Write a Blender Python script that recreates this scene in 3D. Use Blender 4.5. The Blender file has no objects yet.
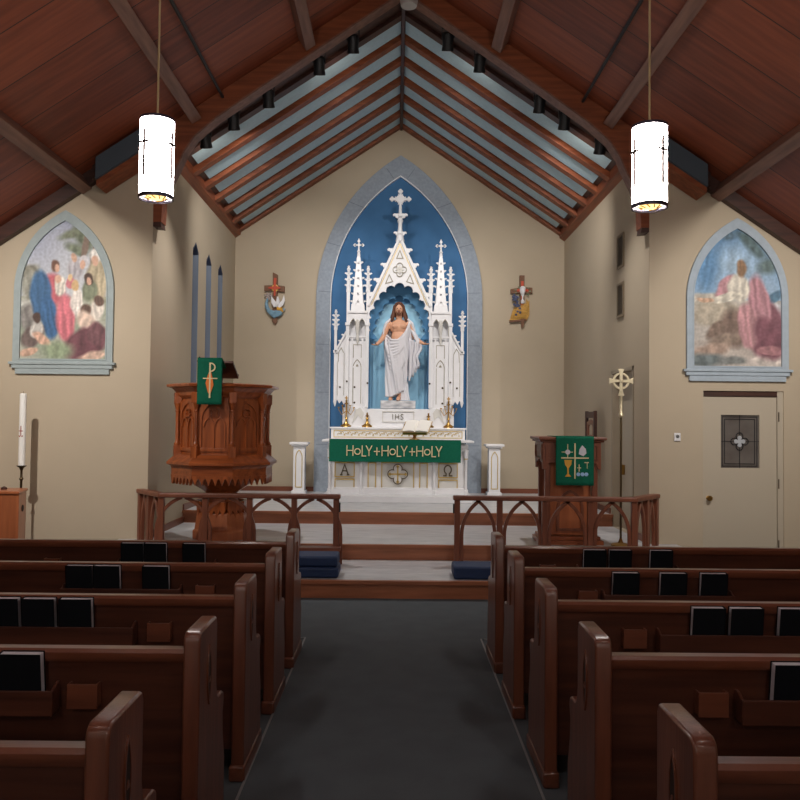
import bpy, math, random
from mathutils import Vector, Matrix, noise
from mathutils.geometry import tessellate_polygon
random.seed(7)
PI = math.pi
R = math.radians
S = bpy.context.scene
C = S.collection
# ---------------------------------------------------------------- camera
F = 780.0
CAM = Vector((-0.04, 0.0, 1.70))
_v = Vector(((396-400)/F, -(423-400)/F, -1)).normalized()          # world +Y in camera space
_c = R(0.6)
_u = Vector((math.sin(_c), math.cos(_c), 0)); _u.z = -(_v.x*_u.x+_v.y*_u.y)/_v.z; _u.normalize()
_x = _v.cross(_u)
R3 = Matrix((_x, _v, _u))                                           # camera -> world
cam_d = bpy.data.cameras.new('camera'); cam = bpy.data.objects.new('camera', cam_d); C.objects.link(cam)
cam.matrix_world = Matrix.Translation(CAM) @ R3.to_4x4()
cam_d.sensor_width = 36; cam_d.sensor_fit = 'HORIZONTAL'; cam_d.lens = F/800*36; cam_d.clip_start = .05
S.camera = cam
def W(px, py, Y):
    d = R3 @ Vector(((px-400)/F, -(py-400)/F, -1))
    return CAM + d*((Y-CAM.y)/d.y)
# ---------------------------------------------------------------- world + view
w = bpy.data.worlds.new('world'); S.world = w; w.use_nodes = True
w.node_tree.nodes['Background'].inputs[0].default_value = (.45, .62, .95, 1)
w.node_tree.nodes['Background'].inputs[1].default_value = .9
S.view_settings.view_transform = 'Standard'; S.view_settings.look = 'None'
S.view_settings.gamma = 1; S.view_settings.use_curve_mapping = False
S.view_settings.exposure = 0.4
def spot(loc, target, power, deg, blend=.5, col=(1, .94, .89), size=.03):
    l = bpy.data.lights.new('spot_light', 'SPOT'); l.energy = power; l.spot_size = R(deg); l.spot_blend = blend
    l.color = col; l.shadow_soft_size = size
    o = bpy.data.objects.new('spot_light', l); C.objects.link(o); o.location = loc
    o.rotation_euler = (Vector(target)-Vector(loc)).to_track_quat('-Z', 'Y').to_euler()
    return o
# ceiling spots of the nave (one of them throws the candle's shadow on the left wall)
_ct = W(21.5, 392, 8.6); _sh = W(33, 419, 9.0); _d = (_ct-_sh)
_k = 0
while (_sh+_d*_k).z < 6.98-.67*abs((_sh+_d*_k).x)-.12: _k += .02
NLP = _sh+_d*_k
NAVE_SPOT = 430
spot(NLP, (-3.95, 9.0, 2.1), NAVE_SPOT, 75, 1., (1, .93, .86), .015)
spot((-NLP.x, NLP.y, NLP.z), (3.95, 9.0, 2.3), NAVE_SPOT*.8, 75, 1., (1, .93, .86), .03)
PENDANT_GLOW = 34.0
SPOT_POWER = 100
# ---------------------------------------------------------------- materials
def lin(c):
    return tuple((x/12.92 if x <= .04045 else ((x+.055)/1.055)**2.4) for x in [k/255 for k in c])
MATS = {}
def mat(name, rgb, rough=.6, metal=0., var=.0, scale=8., bump=0., bscale=60., emit=None, es=0., spec=.5, stretch=(1, 1, 1), rgb2=None, coat=0.):
    if name in MATS: return MATS[name]
    m = bpy.data.materials.new(name); m.use_nodes = True
    nt = m.node_tree; b = nt.nodes['Principled BSDF']
    c = lin(rgb)
    b.inputs['Base Color'].default_value = (*c, 1); b.inputs['Roughness'].default_value = rough
    b.inputs['Metallic'].default_value = metal; b.inputs['Specular IOR Level'].default_value = spec
    if coat: b.inputs['Coat Weight'].default_value = coat; b.inputs['Coat Roughness'].default_value = .15
    if var or rgb2 or bump:
        tc = nt.nodes.new('ShaderNodeTexCoord'); mp = nt.nodes.new('ShaderNodeMapping'); mp.inputs['Scale'].default_value = stretch
        nt.links.new(tc.outputs['Object'], mp.inputs['Vector'])
    if var or rgb2:
        n = nt.nodes.new('ShaderNodeTexNoise'); n.inputs['Scale'].default_value = scale; n.inputs['Detail'].default_value = 6
        nt.links.new(mp.outputs[0], n.inputs['Vector'])
        r = nt.nodes.new('ShaderNodeValToRGB')
        c2 = lin(rgb2) if rgb2 else tuple(min(1, x*(1+var)) for x in c)
        c1 = c if rgb2 else tuple(x*(1-var) for x in c)
        r.color_ramp.elements[0].position = .3; r.color_ramp.elements[0].color = (*c1, 1)
        r.color_ramp.elements[1].position = .7; r.color_ramp.elements[1].color = (*c2, 1)
        nt.links.new(n.outputs['Fac'], r.inputs[0]); nt.links.new(r.outputs[0], b.inputs['Base Color'])
    if bump:
        n2 = nt.nodes.new('ShaderNodeTexNoise'); n2.inputs['Scale'].default_value = bscale; n2.inputs['Detail'].default_value = 4
        nt.links.new(mp.outputs[0], n2.inputs['Vector'])
        bp = nt.nodes.new('ShaderNodeBump'); bp.inputs['Strength'].default_value = bump; bp.inputs['Distance'].default_value = .01
        nt.links.new(n2.outputs['Fac'], bp.inputs['Height']); nt.links.new(bp.outputs[0], b.inputs['Normal'])
    if emit:
        b.inputs['Emission Color'].default_value = (*lin(emit), 1); b.inputs['Emission Strength'].default_value = es
    MATS[name] = m
    return m
AX = {'x': (.25, 3, 3), 'y': (3, .25, 3), 'z': (3, 3, .25)}
WOODS = {'pew': ((64, 35, 26), (90, 51, 37), .35), 'beam': ((104, 72, 60), (136, 98, 82), .55), 'rail': ((106, 60, 43), (134, 80, 58), .38),
         'pulpit': ((118, 56, 24), (172, 92, 46), .35), 'dark': ((52, 30, 24), (76, 44, 34), .5), 'arch': ((108, 52, 27), (146, 80, 46), .5),
         'riser': ((138, 84, 56), (170, 106, 74), .4), 'console': ((150, 84, 52), (176, 104, 66), .35), 'seat': ((88, 48, 34), (118, 68, 48), .33)}
def wood(kind, ax='x'):
    a, b, r = WOODS[kind]
    return mat('wood_%s_%s' % (kind, ax), a, r, rgb2=b, scale=7, stretch=AX[ax], bump=.08, bscale=30, coat=.25 if kind in ('pew', 'pulpit', 'console', 'seat') else 0)
WALL = mat('wall_paint', (186, 173, 152), .9, var=.03, scale=1.5, bump=.05, bscale=220, spec=.2)
STONE = mat('grey_stone', (146, 156, 168), .8, var=.10, scale=22, bump=.08, spec=.3)
BLUE = mat('deep_blue_paint', (68, 112, 156), .85, var=.10, scale=2.5, spec=.2)
LBLUE = mat('light_blue_paint', (160, 208, 232), .8, spec=.2)
MBLUE = mat('mid_blue_paint', (100, 156, 200), .8, spec=.2)
WHITE = mat('white_enamel', (226, 227, 230), .45, var=.02, scale=10)
WSHADE = mat('ivory_enamel', (206, 205, 200), .5)
GOLD = mat('gold_leaf', (206, 178, 104), .35, metal=.6)
BRASS = mat('brass', (176, 140, 78), .28, metal=1.)
SILVER = mat('pale_brass', (232, 222, 190), .38, metal=.75)
BLACK = mat('black_metal', (22, 24, 28), .5)
DGREY = mat('charcoal_plastic', (66, 78, 88), .6)
GREEN = mat('green_cloth', (22, 98, 76), .9, var=.08, scale=40, bump=.1, bscale=300, spec=.15)
CREAM = mat('cream_thread', (226, 214, 168), .7)
MARBLE = mat('grey_marble', (176, 178, 182), .35, rgb2=(206, 207, 210), scale=4, stretch=(1, 3, 1))
WMARB = mat('veined_marble', (146, 150, 158), .4, rgb2=(222, 222, 224), scale=7, stretch=(1, 1, 3))
CARPET = mat('grey_carpet', (94, 101, 106), .97, var=.07, scale=5, bump=.5, bscale=500, spec=.1)
CARPET2 = mat('dark_floor', (82, 89, 94), .85, var=.15, scale=4, bump=.2, bscale=400, spec=.2)
NAVY = mat('navy_cover', (7, 11, 18), .75, var=.2, scale=30, spec=.2)
PAGE = mat('page_edges', (188, 184, 192), .8)
NAVYPAD = mat('navy_vinyl', (16, 44, 84), .6, var=.08, scale=15)
PANEL = mat('pale_blue_panel', (182, 210, 224), .8, var=.05, scale=20, spec=.3)
DOORP = mat('door_paint', (184, 174, 156), .6)
SKIN = mat('painted_skin', (212, 162, 132), .6)
HAIR = mat('painted_brown_hair', (96, 58, 40), .7, var=.25, scale=40)
ROBE = mat('painted_white_robe', (214, 214, 220), .65)
METAL = mat('steel_grey', (120, 120, 120), .4, metal=.8)
# ---------------------------------------------------------------- mesh builder
class MB:
    def __init__(s, M=None): s.v = []; s.f = []; s.M = M or Matrix()
    def add(s, vs, fs):
        o = len(s.v); s.v += [s.M @ Vector(p) for p in vs]; s.f += [tuple(i+o for i in q) for q in fs]; return s
    def box(s, x0, x1, y0, y1, z0, z1):
        return s.add([(x0, y0, z0), (x1, y0, z0), (x1, y1, z0), (x0, y1, z0), (x0, y0, z1), (x1, y0, z1), (x1, y1, z1), (x0, y1, z1)],
                     [(3, 2, 1, 0), (4, 5, 6, 7), (0, 1, 5, 4), (1, 2, 6, 5), (2, 3, 7, 6), (3, 0, 4, 7)])
    def lathe(s, prof, c=(0, 0), n=20, rot=0., cap=True):
        vs = []; fs = []
        for r, z in prof:
            for k in range(n):
                a = rot+2*PI*k/n; vs.append((c[0]+r*math.cos(a), c[1]+r*math.sin(a), z))
        for i in range(len(prof)-1):
            for k in range(n):
                k2 = (k+1) % n; fs.append((i*n+k, i*n+k2, (i+1)*n+k2, (i+1)*n+k))
        if cap: fs += [tuple(reversed(range(n))), tuple(range((len(prof)-1)*n, len(prof)*n))]
        return s.add(vs, fs)
    def cyl(s, c, r, z0, z1, n=16, r2=None): return s.lathe([(r, z0), (r if r2 is None else r2, z1)], c, n)
    def octo(s, prof, c=(0, 0)):                                     # octagon given by apothems, flat side to the front
        return s.lathe([(a/math.cos(PI/8), z) for a, z in prof], c, 8, PI/8)
    def sphere(s, c, r, n=14):
        r = (r, r, r) if isinstance(r, (int, float)) else r
        m = n//2; vs = [(c[0], c[1], c[2]-r[2])]; fs = []
        for i in range(1, m):
            p = -PI/2+PI*i/m
            for k in range(n):
                a = 2*PI*k/n; vs.append((c[0]+r[0]*math.cos(p)*math.cos(a), c[1]+r[1]*math.cos(p)*math.sin(a), c[2]+r[2]*math.sin(p)))
        vs.append((c[0], c[1], c[2]+r[2])); t = len(vs)-1
        for k in range(n):
            k2 = (k+1) % n; fs.append((0, 1+k2, 1+k)); fs.append((t, 1+(m-2)*n+k, 1+(m-2)*n+k2))
            for i in range(m-2): fs.append((1+i*n+k, 1+i*n+k2, 1+(i+1)*n+k2, 1+(i+1)*n+k))
        return s.add(vs, fs)
    def tube(s, pts, r, n=8, flat=1.):
        pts = [Vector(p) for p in pts]; rs = r if isinstance(r, (list, tuple)) else [r]*len(pts)
        vs = []; fs = []; up = None
        for i, p in enumerate(pts):
            t = (pts[min(i+1, len(pts)-1)]-pts[max(i-1, 0)]).normalized()
            if up is None: up = t.orthogonal().normalized() if abs(t.z) > .9 else Vector((0, 0, 1))
            a = t.cross(up).normalized(); b = a.cross(t).normalized(); up = b
            for k in range(n):
                g = 2*PI*(k+.5)/n; vs.append(p+a*rs[i]*math.cos(g)+b*rs[i]*flat*math.sin(g))
        for i in range(len(pts)-1):
            for k in range(n):
                k2 = (k+1) % n; fs.append((i*n+k, (i+1)*n+k, (i+1)*n+k2, i*n+k2))
        fs += [tuple(range(n)), tuple(reversed(range((len(pts)-1)*n, len(pts)*n)))]
        return s.add(vs, fs)
    def ext(s, loops, d0, d1, plane='XZ'):                           # prism from 2D loops (first outer, others holes)
        if not isinstance(loops[0][0], (tuple, list, Vector)): loops = [loops]
        g = {'XZ': lambda a, b, d: (a, d, b), 'YZ': lambda a, b, d: (d, a, b), 'XY': lambda a, b, d: (a, b, d)}[plane]
        flat = [p for l in loops for p in l]; n = len(flat)
        tri = tessellate_polygon([[Vector((p[0], p[1], 0)) for p in l] for l in loops])
        vs = [g(p[0], p[1], d0) for p in flat]+[g(p[0], p[1], d1) for p in flat]
        fs = [tuple(t) for t in tri]+[tuple(reversed([i+n for i in t])) for t in tri]
        o = 0
        for l in loops:
            m = len(l)
            for i in range(m):
                j = (i+1) % m; fs.append((o+i, o+j, o+j+n, o+i+n))
            o += m
        return s.add(vs, fs)
    def rib(s, pts, wd, d0, d1, plane='XZ', closed=False):            # flat bar following a 2D line
        return s.ext(ribbon(pts, wd, closed), d0, d1, plane)
    def build(s, name, m, parent=None, smooth=True, bevel=0., sharp=35):
        me = bpy.data.meshes.new(name); me.from_pydata([tuple(p) for p in s.v], [], s.f); me.update()
        import bmesh
        bm = bmesh.new(); bm.from_mesh(me); bmesh.ops.recalc_face_normals(bm, faces=bm.faces); bm.to_mesh(me); bm.free()
        if smooth:
            me.shade_smooth(); me.set_sharp_from_angle(angle=R(sharp))
        me.materials.append(m)
        o = bpy.data.objects.new(name, me); C.objects.link(o)
        if parent: o.parent = parent
        if bevel:
            b = o.modifiers.new('bevel', 'BEVEL'); b.width = bevel; b.segments = 2; b.limit_method = 'ANGLE'; b.angle_limit = R(40); b.harden_normals = False
        return o
def ribbon(pts, wd, closed=False):
    P = [Vector((p[0], p[1])) for p in pts]; n = len(P); L = []; Q = []
    for i in range(n):
        if closed: a, b = P[i-1], P[(i+1) % n]
        else: a, b = P[max(i-1, 0)], P[min(i+1, n-1)]
        t1 = (P[i]-a); t2 = (b-P[i])
        t1 = t1.normalized() if t1.length > 1e-9 else t2.normalized(); t2 = t2.normalized() if t2.length > 1e-9 else t1
        t = (t1+t2); t = t.normalized() if t.length > 1e-6 else t1
        k = 1/max(.45, math.sqrt(max(0, (1+t1.dot(t2))/2)))
        nn = Vector((-t.y, t.x))*(wd/2*k); L.append(tuple(P[i]+nn)); Q.append(tuple(P[i]-nn))
    if closed: return [L, Q]
    return [L+Q[::-1]]
def arc(cx, cy, r, a0, a1, n=8): return [(cx+r*math.cos(R(a0+(a1-a0)*i/n)), cy+r*math.sin(R(a0+(a1-a0)*i/n))) for i in range(n+1)]
def lancet(cx, hw, z0, zs, zt, n=10):                                 # closed pointed arch outline: half width, base, springing, top
    h = zt-zs; r = (hw*hw+h*h)/(2*hw); a = math.degrees(math.asin(min(1, h/r)))
    rt = arc(cx+hw-r, zs, r, 0, a, n); lf = [(2*cx-x, z) for x, z in reversed(rt)]
    return [(cx-hw, z0), (cx+hw, z0)]+rt+lf[1:]
def foil(cx, cy, rc, rr, n=4, rot=0, k=10):                           # quatrefoil/trefoil outline
    pts = []; e = rc*math.sin(PI/n)
    if rr > e:
        d = rc*math.cos(PI/n)+math.sqrt(rr*rr-e*e); hf = math.degrees(math.atan2(d*math.sin(PI/n), d*math.cos(PI/n)-rc))
    else: hf = 150
    for j in range(n):
        a = rot+360/n*j; ox = cx+rc*math.cos(R(a)); oy = cy+rc*math.sin(R(a))
        pts += arc(ox, oy, rr, a-hf, a+hf, k)[:-1]
    return pts
def thing(name, label, cat, loc=(0, 0, 0), rotz=0, group=None):
    o = bpy.data.objects.new(name, None); C.objects.link(o); o.empty_display_size = .1
    o.location = loc; o.rotation_euler = (0, 0, rotz); o['label'] = label; o['category'] = cat
    if group: o['group'] = group
    return o
def tag(o, label, cat, group=None):
    o['label'] = label; o['category'] = cat
    if group: o['group'] = group
    return o
def struct(name, mb, m, **k):
    o = mb.build(name, m, **k); o['kind'] = 'structure'; return o
def dup(root, loc=None, rotz=None, label=None):
    r = root.copy(); C.objects.link(r)
    if loc is not None: r.location = loc
    if rotz is not None: r.rotation_euler = (0, 0, rotz)
    if label: r['label'] = label
    def kids(src, dst):
        for ch in list(src.children):
            c = ch.copy(); C.objects.link(c); c.parent = dst; kids(ch, c)
    kids(root, r)
    return r
# ================================================================ SHELL
HC = 2.885; YF = 9.0; YB = 13.6; XS = 5.4; YR = -6.0; RZ = 6.98; SL = .67
def roofz(x): return RZ-SL*abs(x)
struct('floor', MB().box(-XS-.3, XS+.3, YR-.3, 9.3, -.2, 0), CARPET2)
runner = MB().box(-.735, .645, YR+.5, 6.18, 0, .006); runner.box(-4.9, 4.8, 6.18, 7.58, 0, .006)
o = struct('floor_aisle', runner, CARPET)
t1 = MB().box(-.742, -.730, YR+.5, 6.19, 0, .009).box(.641, .653, YR+.5, 6.19, 0, .009).box(-4.9, -.738, 6.176, 6.19, 0, .009).box(.672, 4.8, 6.176, 6.19, 0, .009)
struct('trim_1', t1, mat('strip_metal', (140, 142, 144), .5, metal=.3))
# roof decks (board seams run up the slope)
def deck_mat(name, a, b, seam):
    m = bpy.data.materials.new(name); m.use_nodes = True; nt = m.node_tree; bs = nt.nodes['Principled BSDF']
    tc = nt.nodes.new('ShaderNodeTexCoord'); sp = nt.nodes.new('ShaderNodeSeparateXYZ'); nt.links.new(tc.outputs['Object'], sp.inputs[0])
    def M(op, *i):
        n = nt.nodes.new('ShaderNodeMath'); n.operation = op
        for k, x in enumerate(i):
            if isinstance(x, (int, float)): n.inputs[k].default_value = x
            else: nt.links.new(x, n.inputs[k])
        return n.outputs[0]
    yy = M('DIVIDE', sp.outputs['Y'], seam); fr = M('FRACT', yy); idx = M('FLOOR', yy)
    line = M('LESS_THAN', fr, .02)
    wn = nt.nodes.new('ShaderNodeTexWhiteNoise'); wn.noise_dimensions = '1D'; nt.links.new(idx, wn.inputs['W'])
    mp = nt.nodes.new('ShaderNodeMapping'); mp.inputs['Scale'].default_value = (.35, 4, .35); nt.links.new(tc.outputs['Object'], mp.inputs['Vector'])
    no = nt.nodes.new('ShaderNodeTexNoise'); no.inputs['Scale'].default_value = 4; no.inputs['Detail'].default_value = 8; nt.links.new(mp.outputs[0], no.inputs['Vector'])
    v = M('ADD', M('MULTIPLY', no.outputs['Fac'], .8), M('MULTIPLY', wn.outputs['Value'], .35))
    cr = nt.nodes.new('ShaderNodeValToRGB'); cr.color_ramp.elements[0].position = .3; cr.color_ramp.elements[0].color = (*lin(a), 1)
    cr.color_ramp.elements[1].position = .85; cr.color_ramp.elements[1].color = (*lin(b), 1); nt.links.new(v, cr.inputs[0])
    mx = nt.nodes.new('ShaderNodeMix'); mx.data_type = 'RGBA'; nt.links.new(line, mx.inputs['Factor']); nt.links.new(cr.outputs[0], mx.inputs['A'])
    mx.inputs['B'].default_value = (*lin(tuple(x*.5 for x in a)), 1)
    nt.links.new(mx.outputs['Result'], bs.inputs['Base Color']); bs.inputs['Roughness'].default_value = .55
    return m
DECK = deck_mat('roof_deck_boards', (98, 42, 23), (150, 76, 46), .62)
def roof(name, y0, y1, xe, m):
    for s, nm in ((-1, 'left'), (1, 'right')):
        struct(name+'_'+nm, MB().ext([(0, RZ), (s*xe, roofz(xe)), (s*xe, roofz(xe)+.25), (0, RZ+.25)], y0, y1), m, smooth=False)
roof('ceiling', YR-.3, 9.3, XS+.3, DECK)
roof('ceiling_chancel', 9.3, YB+.3, HC+.6, wood('dark', 'x'))
# nave walls
for nm, s in (('wall_left', -1), ('wall_right', 1)):
    struct(nm, MB().box(min(s*XS, s*(XS+.25)), max(s*XS, s*(XS+.25)), YR-.25, 9.25, 0, roofz(XS+.0)), WALL, smooth=False)
struct('wall_back', MB().ext([(-XS, 0), (XS, 0), (XS, roofz(XS)), (0, RZ), (-XS, roofz(XS))], YR-.25, YR), WALL, smooth=False)
# front wall, two halves either side of the chancel opening
struct('wall_front_left', MB().ext([(-XS, 0), (-HC, 0), (-HC, roofz(HC)), (-XS, roofz(XS))], YF, YF+.25), WALL, smooth=False)
DX0, DX1, DZ = W(703, 500, YF).x, W(784, 500, YF).x, W(743, 391, YF).z
struct('wall_front_right', MB().ext([[(HC, 0), (XS, 0), (XS, roofz(XS)), (HC, roofz(HC))], [(DX0, .001), (DX1, .001), (DX1, DZ), (DX0, DZ)]], YF, YF+.25), WALL, smooth=False)
# chancel walls
wins = [(10.78, 11.10), (11.55, 11.87), (12.32, 12.64)]
WZ0, WZT = 1.5, 4.22
holes = [[(a, WZ0), (b, WZ0), (b, WZT-.12), ((a+b)/2+.0, WZT), (a, WZT-.12)] for a, b in wins]
struct('wall_chancel_left', MB().ext([[(YF+.25, 0), (YB, 0), (YB, roofz(HC)), (YF+.25, roofz(HC))]]+holes, -HC-.3, -HC, 'YZ'), WALL, smooth=False)
SD0, SD1, SDZ = 9.58, 10.55, 2.44
struct('wall_chancel_right', MB().ext([[(YF+.25, 0), (YB, 0), (YB, roofz(HC)), (YF+.25, roofz(HC))], [(SD0, .34), (SD1, .34), (SD1, SDZ), (SD0, SDZ)]], HC, HC+.3, 'YZ'), WALL, smooth=False)
struct('wall_chancel_back', MB().ext([(-HC-.3, 0), (HC+.3, 0), (HC+.3, roofz(HC+.3)), (0, RZ), (-HC-.3, roofz(HC+.3))], YB, YB+.25), WALL, smooth=False)
GLASSB = mat('blue_frosted_glass', (150, 186, 220), .35, spec=.5); 
_b = GLASSB.node_tree.nodes['Principled BSDF']; _b.inputs['Transmission Weight'].default_value = .7
for i, (a, b) in enumerate(wins):
    g = struct('window_%d' % (i+1), MB().ext([(a-.01, WZ0-.01), (b+.01, WZ0-.01), (b+.01, WZT-.11), ((a+b)/2, WZT+.01), (a-.01, WZT-.11)], -HC-.27, -HC-.25, 'YZ'), GLASSB, smooth=False)
    MB().box(-HC-.24, -HC-.001, b-.012, b, WZ0, WZT-.11).build('window_jamb', mat('window_blue_grey', (108, 118, 132), .7), g)  # far reveal lined in blue-grey, daylight tint put into the colour
    MB().ext([(a, WZT-.12), ((a+b)/2, WZT), (b, WZT-.12), (b, WZT-.16), ((a+b)/2, WZT-.03), (a, WZT-.16)], -HC-.24, -HC-.001, 'YZ').build('window_head', mat('window_dark', (52, 62, 84), .7), g)  # sloped top of the reveal, its shade put into a darker colour
    MB().box(-HC-.25, -HC-.22, (a+b)/2-.01, (a+b)/2+.01, WZ0, WZT-.12).box(-HC-.25, -HC-.22, a, b, 2.9, 2.93).box(-HC-.25, -HC-.22, a, b, 2.2, 2.23).build('window_bar', METAL, g)
# chancel floors / steps
ST = [(7.58, 8.75, .174, 3.3), (8.75, 10.5, .34, 3.2), (10.5, YB, .50, HC)]
for i, (a, b, z, xh) in enumerate(ST):
    zb = 0
    if i == 1:
        m = MB().box(-xh, xh, a+.02, 9.0, 0, z).box(-HC, HC, 9.0, b+.02, 0, z)
    else: m = MB().box(-xh, xh, a+.02, b+.02 if i == 0 else b, 0, z)
    o = struct('floor_step' if i == 0 else ('floor_upper_step' if i == 1 else 'floor_altar'), m, MARBLE, smooth=False)
    lowz = 0 if i == 0 else ST[i-1][2]
    struct('trim_%d' % (i+2), MB().box(-xh, xh, a, a+.02, lowz, z-.03).box(-xh, xh, a-.025, a+.03, z-.03, z+.004), wood('riser', 'x'), smooth=False)
bb = MB().box(-HC+.001, HC-.001, YB-.02, YB, .5, .58)
struct('baseboard_back', bb, wood('rail', 'x'), smooth=False)
struct('baseboard_left', MB().box(-HC, -HC+.02, 10.5, YB-.02, .5, .58).box(-HC, -HC+.02, 9.0, 10.5, .34, .42), wood('rail', 'y'), smooth=False)
struct('baseboard_right', MB().box(HC-.02, HC, 10.6, YB-.02, .5, .58).box(HC-.02, HC, 9.0, SD0-.06, .34, .42), wood('rail', 'y'), smooth=False)
# ================================================================ ROOF TIMBERS
def slopebar(mb, s, x0, x1, t0, t1, y0, y1):                          # bar under the roof following the slope
    a, b = s*x0, s*x1
    mb.ext([(a, roofz(a)-t0), (b, roofz(b)-t0), (b, roofz(b)-t1), (a, roofz(a)-t1)], y0, y1)
sname = {-1: 'left', 1: 'right'}
for s in (-1, 1):
    for k, x in enumerate((1.17, 2.48, 3.73)):
        m = MB(); cx = s*x
        c = Vector((cx, 0, roofz(cx)))
        ang = math.atan(SL)*s
        mm = MB(Matrix.Translation(c) @ Matrix.Rotation(ang, 4, 'Y'))
        mm.box(-.065, .065, YR, 8.97, -.17, .0)
        o = mm.build('purlin', wood('beam', 'y'), smooth=False, bevel=.006)
        tag(o, 'brown purlin under the %s roof slope, %s' % (sname[s], ('nearest the ridge', 'middle one, above the hanging lamp', 'lowest, above the mural')[k]), 'beam', 'roof purlins')
    x = s*2.1
    pt = Vector((x, 0, roofz(x)-.10))
    o = MB().tube([(x, YR, pt.z), (x, 8.98, pt.z)], .018, 8).build('conduit_pipe', BLACK)
    tag(o, 'thin dark conduit running along the %s roof slope' % sname[s], 'pipe', 'roof conduits')
# arch beam
_sp = [(324, 52), (256, 97.5), (219, 123), (198, 141), (187.5, 156), (181.5, 169.5), (173, 186), (167.5, 203), (166, 226)]
soff = [(-W(a, b, 9.19).x, W(a, b, 9.19).z) for a, b in _sp]
soff = [(0, soff[0][1]+soff[0][0]*(soff[0][1]-soff[1][1])/(soff[1][0]-soff[0][0]))]+soff
ZB = soff[-1][1]; XB = soff[-1][0]
outer = [(2.885, ZB), (2.885, roofz(2.885)-.002), (0, RZ-.002)]
for s in (-1, 1):
    poly = [(s*x, z) for x, z in soff+outer]
    th = thing('arch_beam', 'curved reddish timber arch beam on the %s of the chancel opening' % sname[s], 'beam', group='chancel arch beams')
    MB().ext(poly, 9.0, 9.19).build('beam', wood('arch', 'x'), th, smooth=False, bevel=.004)
    strip = [(s*x, z) for x, z in soff[:-1]]
    MB().ext(ribbon([(x, z-.004) for x, z in strip], .03)[0], 9.005, 9.185).build('soffit_strip', wood('beam', 'x'), th, smooth=False)  # underside of the arch, its lit look put into a paler wood
    MB().ext([(s*(XB+.01), ZB), (s*2.885, ZB), (s*2.885, ZB-.05), (s*2.79, ZB-.06)], 9.01, 9.18).build('end_block', wood('dark', 'x'), th, smooth=False)
# chancel rafters + blue panels
CW = HC
for s in (-1, 1):
    mm = MB(); slopebar(mm, s, 0, CW-.0, .0, .04, 9.2, 9.86)
    struct('trim_board_%s' % sname[s], mm, wood('dark', 'x'), smooth=False)
    for k in range(7):
        y0 = 9.74+.633*k
        if y0+.14 > YB: y0 = YB-.14
        mm = MB(); slopebar(mm, s, 0.02, CW, .0, .095, y0, y0+.14)
        o = mm.build('rafter', wood('arch' if k else 'dark', 'x'), smooth=False, bevel=.004)
        tag(o, 'brown chancel rafter on the %s slope, %s' % (sname[s], ('hidden just behind the arch beam', 'second from the arch beam', 'third from the arch beam', 'middle one of the seven', 'third from the back wall', 'second from the back wall', 'against the back wall')[k]), 'rafter', 'chancel rafters on the %s' % sname[s])
        if k < 6:
            mm = MB(); slopebar(mm, s, .03, CW-.17, .015, .035, y0+.16, y0+.58)
            o = mm.build('ceiling_panel', PANEL, smooth=False)
            tag(o, 'pale blue ceiling strip on the %s slope, %s' % (sname[s], ('widest, next to the black spotlights', 'second from the spotlights', 'third from the spotlights', 'third from the back wall', 'second from the back wall', 'thinnest, nearest the back wall')[k]), 'ceiling panel', 'pale blue ceiling strips on the %s' % sname[s])
    mm = MB(); mm.ext([(s*(CW-.09), roofz(CW-.09)), (s*CW, roofz(CW)), (s*CW, roofz(CW)-.13), (s*(CW-.09), roofz(CW)-.07)], 9.2, YB)
    struct('trim_eave_%s' % sname[s], mm, wood('arch', 'y'), smooth=False)
mm = MB().box(-.022, .022, 9.2, YB, RZ-.13, RZ-.01)
struct('trim_ridge', mm, wood('dark', 'y'), smooth=False)
# dark boxes beside the arch
for s in (-1, 1):
    th = thing('speaker_box', 'long charcoal box tucked under the %s roof slope beside the arch beam' % sname[s], 'speaker', group='charcoal boxes under the roof')
    m = MB(); slopebar(m, s, 2.90, 3.42, .06, .31, 8.62, 8.97); m.build('body', DGREY, th, smooth=False, bevel=.006)
    m = MB(); slopebar(m, s, 2.90, 3.42, .31, .37, 8.66, 8.97); m.build('wooden_base', wood('arch', 'x'), th, smooth=False)
for s in (-1, 1):
    m = MB(); slopebar(m, s, 3.43, 3.54, 0, .16, 8.85, 8.99)
    slopebar(m, s, 3.54, 5.38, 0, .17, 8.9, 8.99); struct('trim_wall_%s' % sname[s], m, wood('dark', 'x'), smooth=False)
th = thing('ridge_lamp', 'pale grey cylindrical housing hanging below the roof ridge', 'lamp', (.05, 8.2, 0.13))
MB().lathe([(.05, 6.01), (.085, 6.02), (.095, 6.06), (.095, 6.5)], n=24).build('housing', mat('grey_paint', (168, 166, 162), .6), th)
MB().cyl((0, 0), .015, 6.5, RZ-.16).build('rod', METAL, th)
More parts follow.
